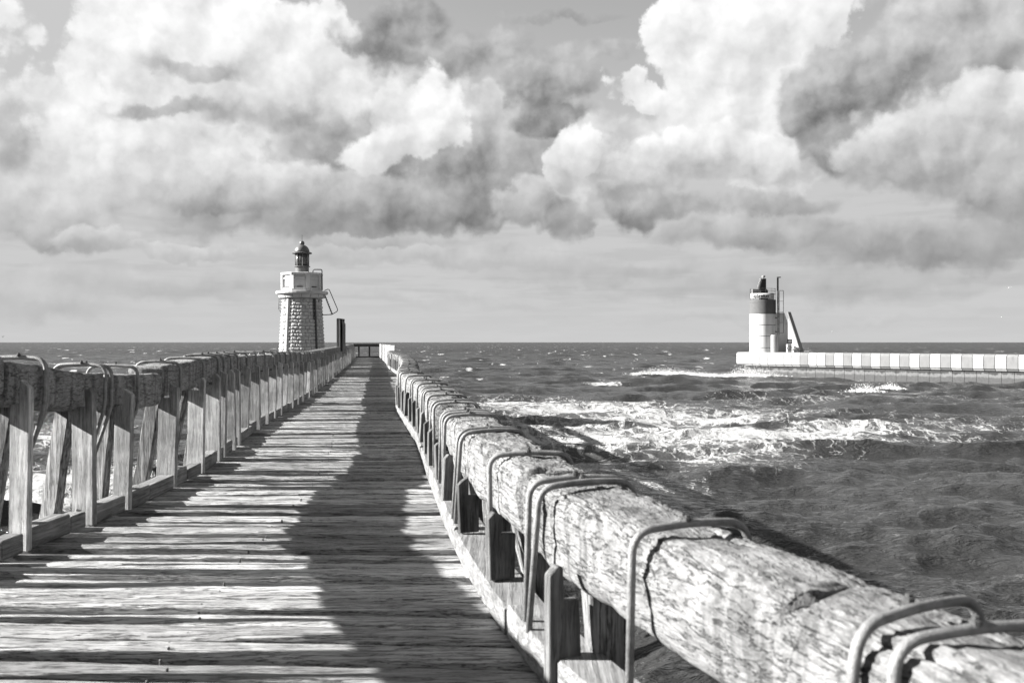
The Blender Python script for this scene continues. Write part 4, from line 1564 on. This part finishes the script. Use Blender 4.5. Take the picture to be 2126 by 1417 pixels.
box('cabinet', tuple(TP(512, 395, -.5)), tuple(TP(570, 320, .5)), M_WHITE, tw_, .03)
box('cabinet', tuple(TP(340, 345, -.2)), tuple(TP(405, 275, .5)), M_GREYP, tw_, .03)
# mast with ladder
mx = TP(592, 0).x
box('mast', (TP(585, 0).x, TY - 2.35, zt(985)), (TP(600, 0).x, TY - 2.25, zt(300)), M_GREYP, tw_)
box('mast_top', (TP(580, 0).x, TY - 2.35, zt(300) + .003), (TP(598, 0).x, TY - 2.15, zt(155)), M_DARK, tw_)
box('mast_head', (TP(580, 0).x, TY - 2.5, zt(153)), (TP(620, 0).x, TY - 2.1, zt(143)), M_DARK, tw_)
for zx in (580, 604):
    q = TP(zx, 0)
    V, F = tube([(q.x, TY - 2.5, zt(790)), (q.x, TY - 2.5, zt(300))], .045, 5)
    part('ladder_rail', V, F, M_RUST, tw_)
for zy in np.arange(780, 310, -28):
    V, F = tube([(TP(578, 0).x, TY - 2.5, zt(zy)), (TP(606, 0).x, TY - 2.5, zt(zy))], .03, 5)
    part('rung', V, F, M_RUST if zy % 3 else M_WHITE, tw_)
q = TP(652, 0)
V, F = tube(fillet([(TP(606, 0).x, TY - 2.3, zt(296)), (q.x, TY - 2.3, zt(296)), (q.x, TY - 2.3, zt(770))], .1), .05, 6)
part('ladder_cage', V, F, M_RUST, tw_, True)
for zy in (415, 535, 652, 770):
    V, F = tube([(TP(606, 0).x, TY - 2.3, zt(zy)), (q.x, TY - 2.3, zt(zy))], .035, 5)
    part('cage_bar', V, F, M_RUST, tw_)
for zy in (600, 755):
    box('bracket', (TP(556, 0).x, TY - 2.5, zt(zy + 8)), (TP(580, 0).x, TY - 2.4, zt(zy - 6)), M_DARK, tw_)
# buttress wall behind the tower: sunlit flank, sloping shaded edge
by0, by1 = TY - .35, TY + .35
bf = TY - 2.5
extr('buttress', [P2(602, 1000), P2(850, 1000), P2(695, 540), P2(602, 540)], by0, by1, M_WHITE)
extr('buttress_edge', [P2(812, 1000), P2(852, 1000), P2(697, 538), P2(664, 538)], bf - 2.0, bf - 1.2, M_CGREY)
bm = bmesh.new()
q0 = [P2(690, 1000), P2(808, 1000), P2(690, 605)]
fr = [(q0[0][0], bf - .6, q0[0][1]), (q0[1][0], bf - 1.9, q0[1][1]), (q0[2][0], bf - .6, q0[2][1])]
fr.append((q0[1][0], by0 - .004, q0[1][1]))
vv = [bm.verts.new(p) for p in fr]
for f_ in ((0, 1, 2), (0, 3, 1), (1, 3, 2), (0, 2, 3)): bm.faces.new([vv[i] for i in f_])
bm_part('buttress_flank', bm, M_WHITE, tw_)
# tank, notice, horn
part('tank', *lathe([(.72, zt(985)), (.74, zt(960)), (.74, zt(800)), (.66, zt(790))], 24, TP(545, 0).x, TY - 2.75), M_GREYP, tw_)
nb = box('notice_board', (TP(660, 0).x, bf - 1.95, zt(888)), (TP(716, 0).x, bf - 1.90, zt(838)), M_DARK, tw_)
for (za, zb) in ((868, 850), (879, 873)):
    box('notice_text', (TP(667 if zb > 860 else 672, 0).x, bf - 1.965, zt(za)), (TP(712, 0).x, bf - 1.953, zt(zb)), M_WHITE, nb)
V, F = lathe([(.50, 0), (.50, .05), (.42, .06), (.40, .02), (.30, .02), (.26, .1), (.05, .12)], 20)
hm = mesh_of('horn_ring', V, F)
hm.materials.append(M_GREYP)
o = link('horn_ring', hm, tw_)
o.location = Vector((TP(683, 0).x, bf - 1.95, zt(938))) - tw_.location
o.rotation_euler = (R(90), 0, 0)
box('horn_box', (TP(660, 0).x, bf - 1.9, zt(995)), (TP(710, 0).x, bf - 1.2, zt(895)), M_WHITE2, tw_, .05)
V, F = tube(fillet([(TP(705, 0).x, bf - 2.1, zt(950)), (TP(760, 0).x, bf - 2.1, zt(950)), (TP(780, 0).x, bf - 2.1, zt(990))], .5), .25, 10)
part('pipe', V, F, M_GREYP, tw_, True)

# ------------------------------------------------------------------ gulls
def gull(px, py, dist, span, turn, flap, label, mat):
    y_ = dist
    x_, z_ = (px - 1063) / FPX * y_, EYE + (710 - py) / FPX * y_
    t = thing('gull', label, 'bird', (x_, y_, z_), 'gulls over the sea')
    L = span * .42
    prof = [(0.004 * span, -L * .5), (.03 * span, -L * .38), (.055 * span, -L * .05), (.05 * span, L * .2), (.032 * span, L * .33), (.036 * span, L * .4), (.02 * span, L * .48), (.004 * span, L * .56)]
    V, F = lathe(prof, 10)
    V = [(v[0], v[2], v[1]) for v in V]
    M_ = Matrix.Rotation(turn, 4, 'Z')
    def add(n, VV, FF):
        me = mesh_of(n, [tuple(M_ @ Vector(v)) for v in VV], FF, True)
        me.materials.append(mat)
        return link(n, me, t)
    add('body', V, F)
    for s in (-1, 1):
        rib = []
        for k, (u, c0, c1) in enumerate(((.03, -.10, .12), (.18, -.06, .14), (.33, -.08, .10), (.5, -.16, -.12))):
            zz = flap * span * (math.sin(u * 3.2)) * .5
            rib.append((s * u * span, c0 * span, zz, c1 * span))
        VV = []
        for (x, y0, zz, y1) in rib: VV += [(x, y0, zz), (x, y1, zz), (x, (y0 + y1) / 2, zz + .018 * span)]
        FF = []
        for k in range(3):
            a, b = k * 3, (k + 1) * 3
            FF += [(a, b, b + 1, a + 1), (a, a + 2, b + 2, b), (a + 2, a + 1, b + 1, b + 2)]
        add('wing', VV, FF)
    add('tail', [(-.03 * span, -L * .42, 0), (.03 * span, -L * .42, 0), (.06 * span, -L * .72, 0), (-.06 * span, -L * .72, 0), (0, -L * .5, .02 * span)],
        [(0, 1, 2, 3), (0, 4, 1), (1, 4, 2), (2, 4, 3), (3, 4, 0)])
gull(2093, 597, 210, 1.25, R(10), .15, 'gull gliding with outstretched wings high above the breakwater', M_BIRD)
gull(2080, 658, 330, .8, R(70), .5, 'small white gull flying low over the breakwater end wall', M_BIRD)
gull(6, 700, 150, .5, R(60), 1.1, 'dark bird with raised wings just above the horizon', M_BIRDD)
gull(1727, 688, 420, 1.0, R(50), .3, 'tiny pale gull above the horizon beside the beacon tower', M_BIRD)

# ------------------------------------------------------------------ spray thrown up where seas break
def spray(name, blobs, n, seed, label):
    rs = np.random.default_rng(seed)
    V, F = [], []
    for (px, py, sx, sz, up) in blobs:
        bx, by = sea_xy(px, py)
        for k in range(n):
            u = rs.normal()
            h = abs(rs.normal())
            p = np.array([bx + u * sx, by + rs.normal() * .9, SEA + up + h * sz * math.exp(-u * u * .4)])
            s = rs.uniform(.012, .05) * (1.5 if h < .5 else .8)
            b0 = len(V)
            R3 = rs.normal(size=(4, 3)) * s
            V += [tuple(p + q) for q in R3]
            F += [(b0, b0 + 1, b0 + 2), (b0, b0 + 2, b0 + 3), (b0, b0 + 3, b0 + 1), (b0 + 1, b0 + 3, b0 + 2)]
    o = part(name, V, F, M_SPRAY)
    o['kind'] = 'stuff'
    tag(o, label, 'spray')
M_SPRAY = plain('spray', 0.75, 0.9, 0, 0.05, 3.0)
spray('sea_spray', [(1365, 783, 2.2, .55, .7), (1400, 784, 2.5, .5, .7), (1440, 786, 3, .4, .6), (1500, 787, 3, .3, .5), (1570, 785, 2.6, .75, .4), (1540, 786, 1.6, 1.1, .3)], 2200, 3,
      'white spray of a wave breaking at the rounded end of the breakwater')
spray('sea_spray', [(1795, 827, 1.0, .5, .8), (1850, 832, .6, .25, 1.4)], 900, 4, 'small burst of spray on a wave crest in front of the breakwater wall')
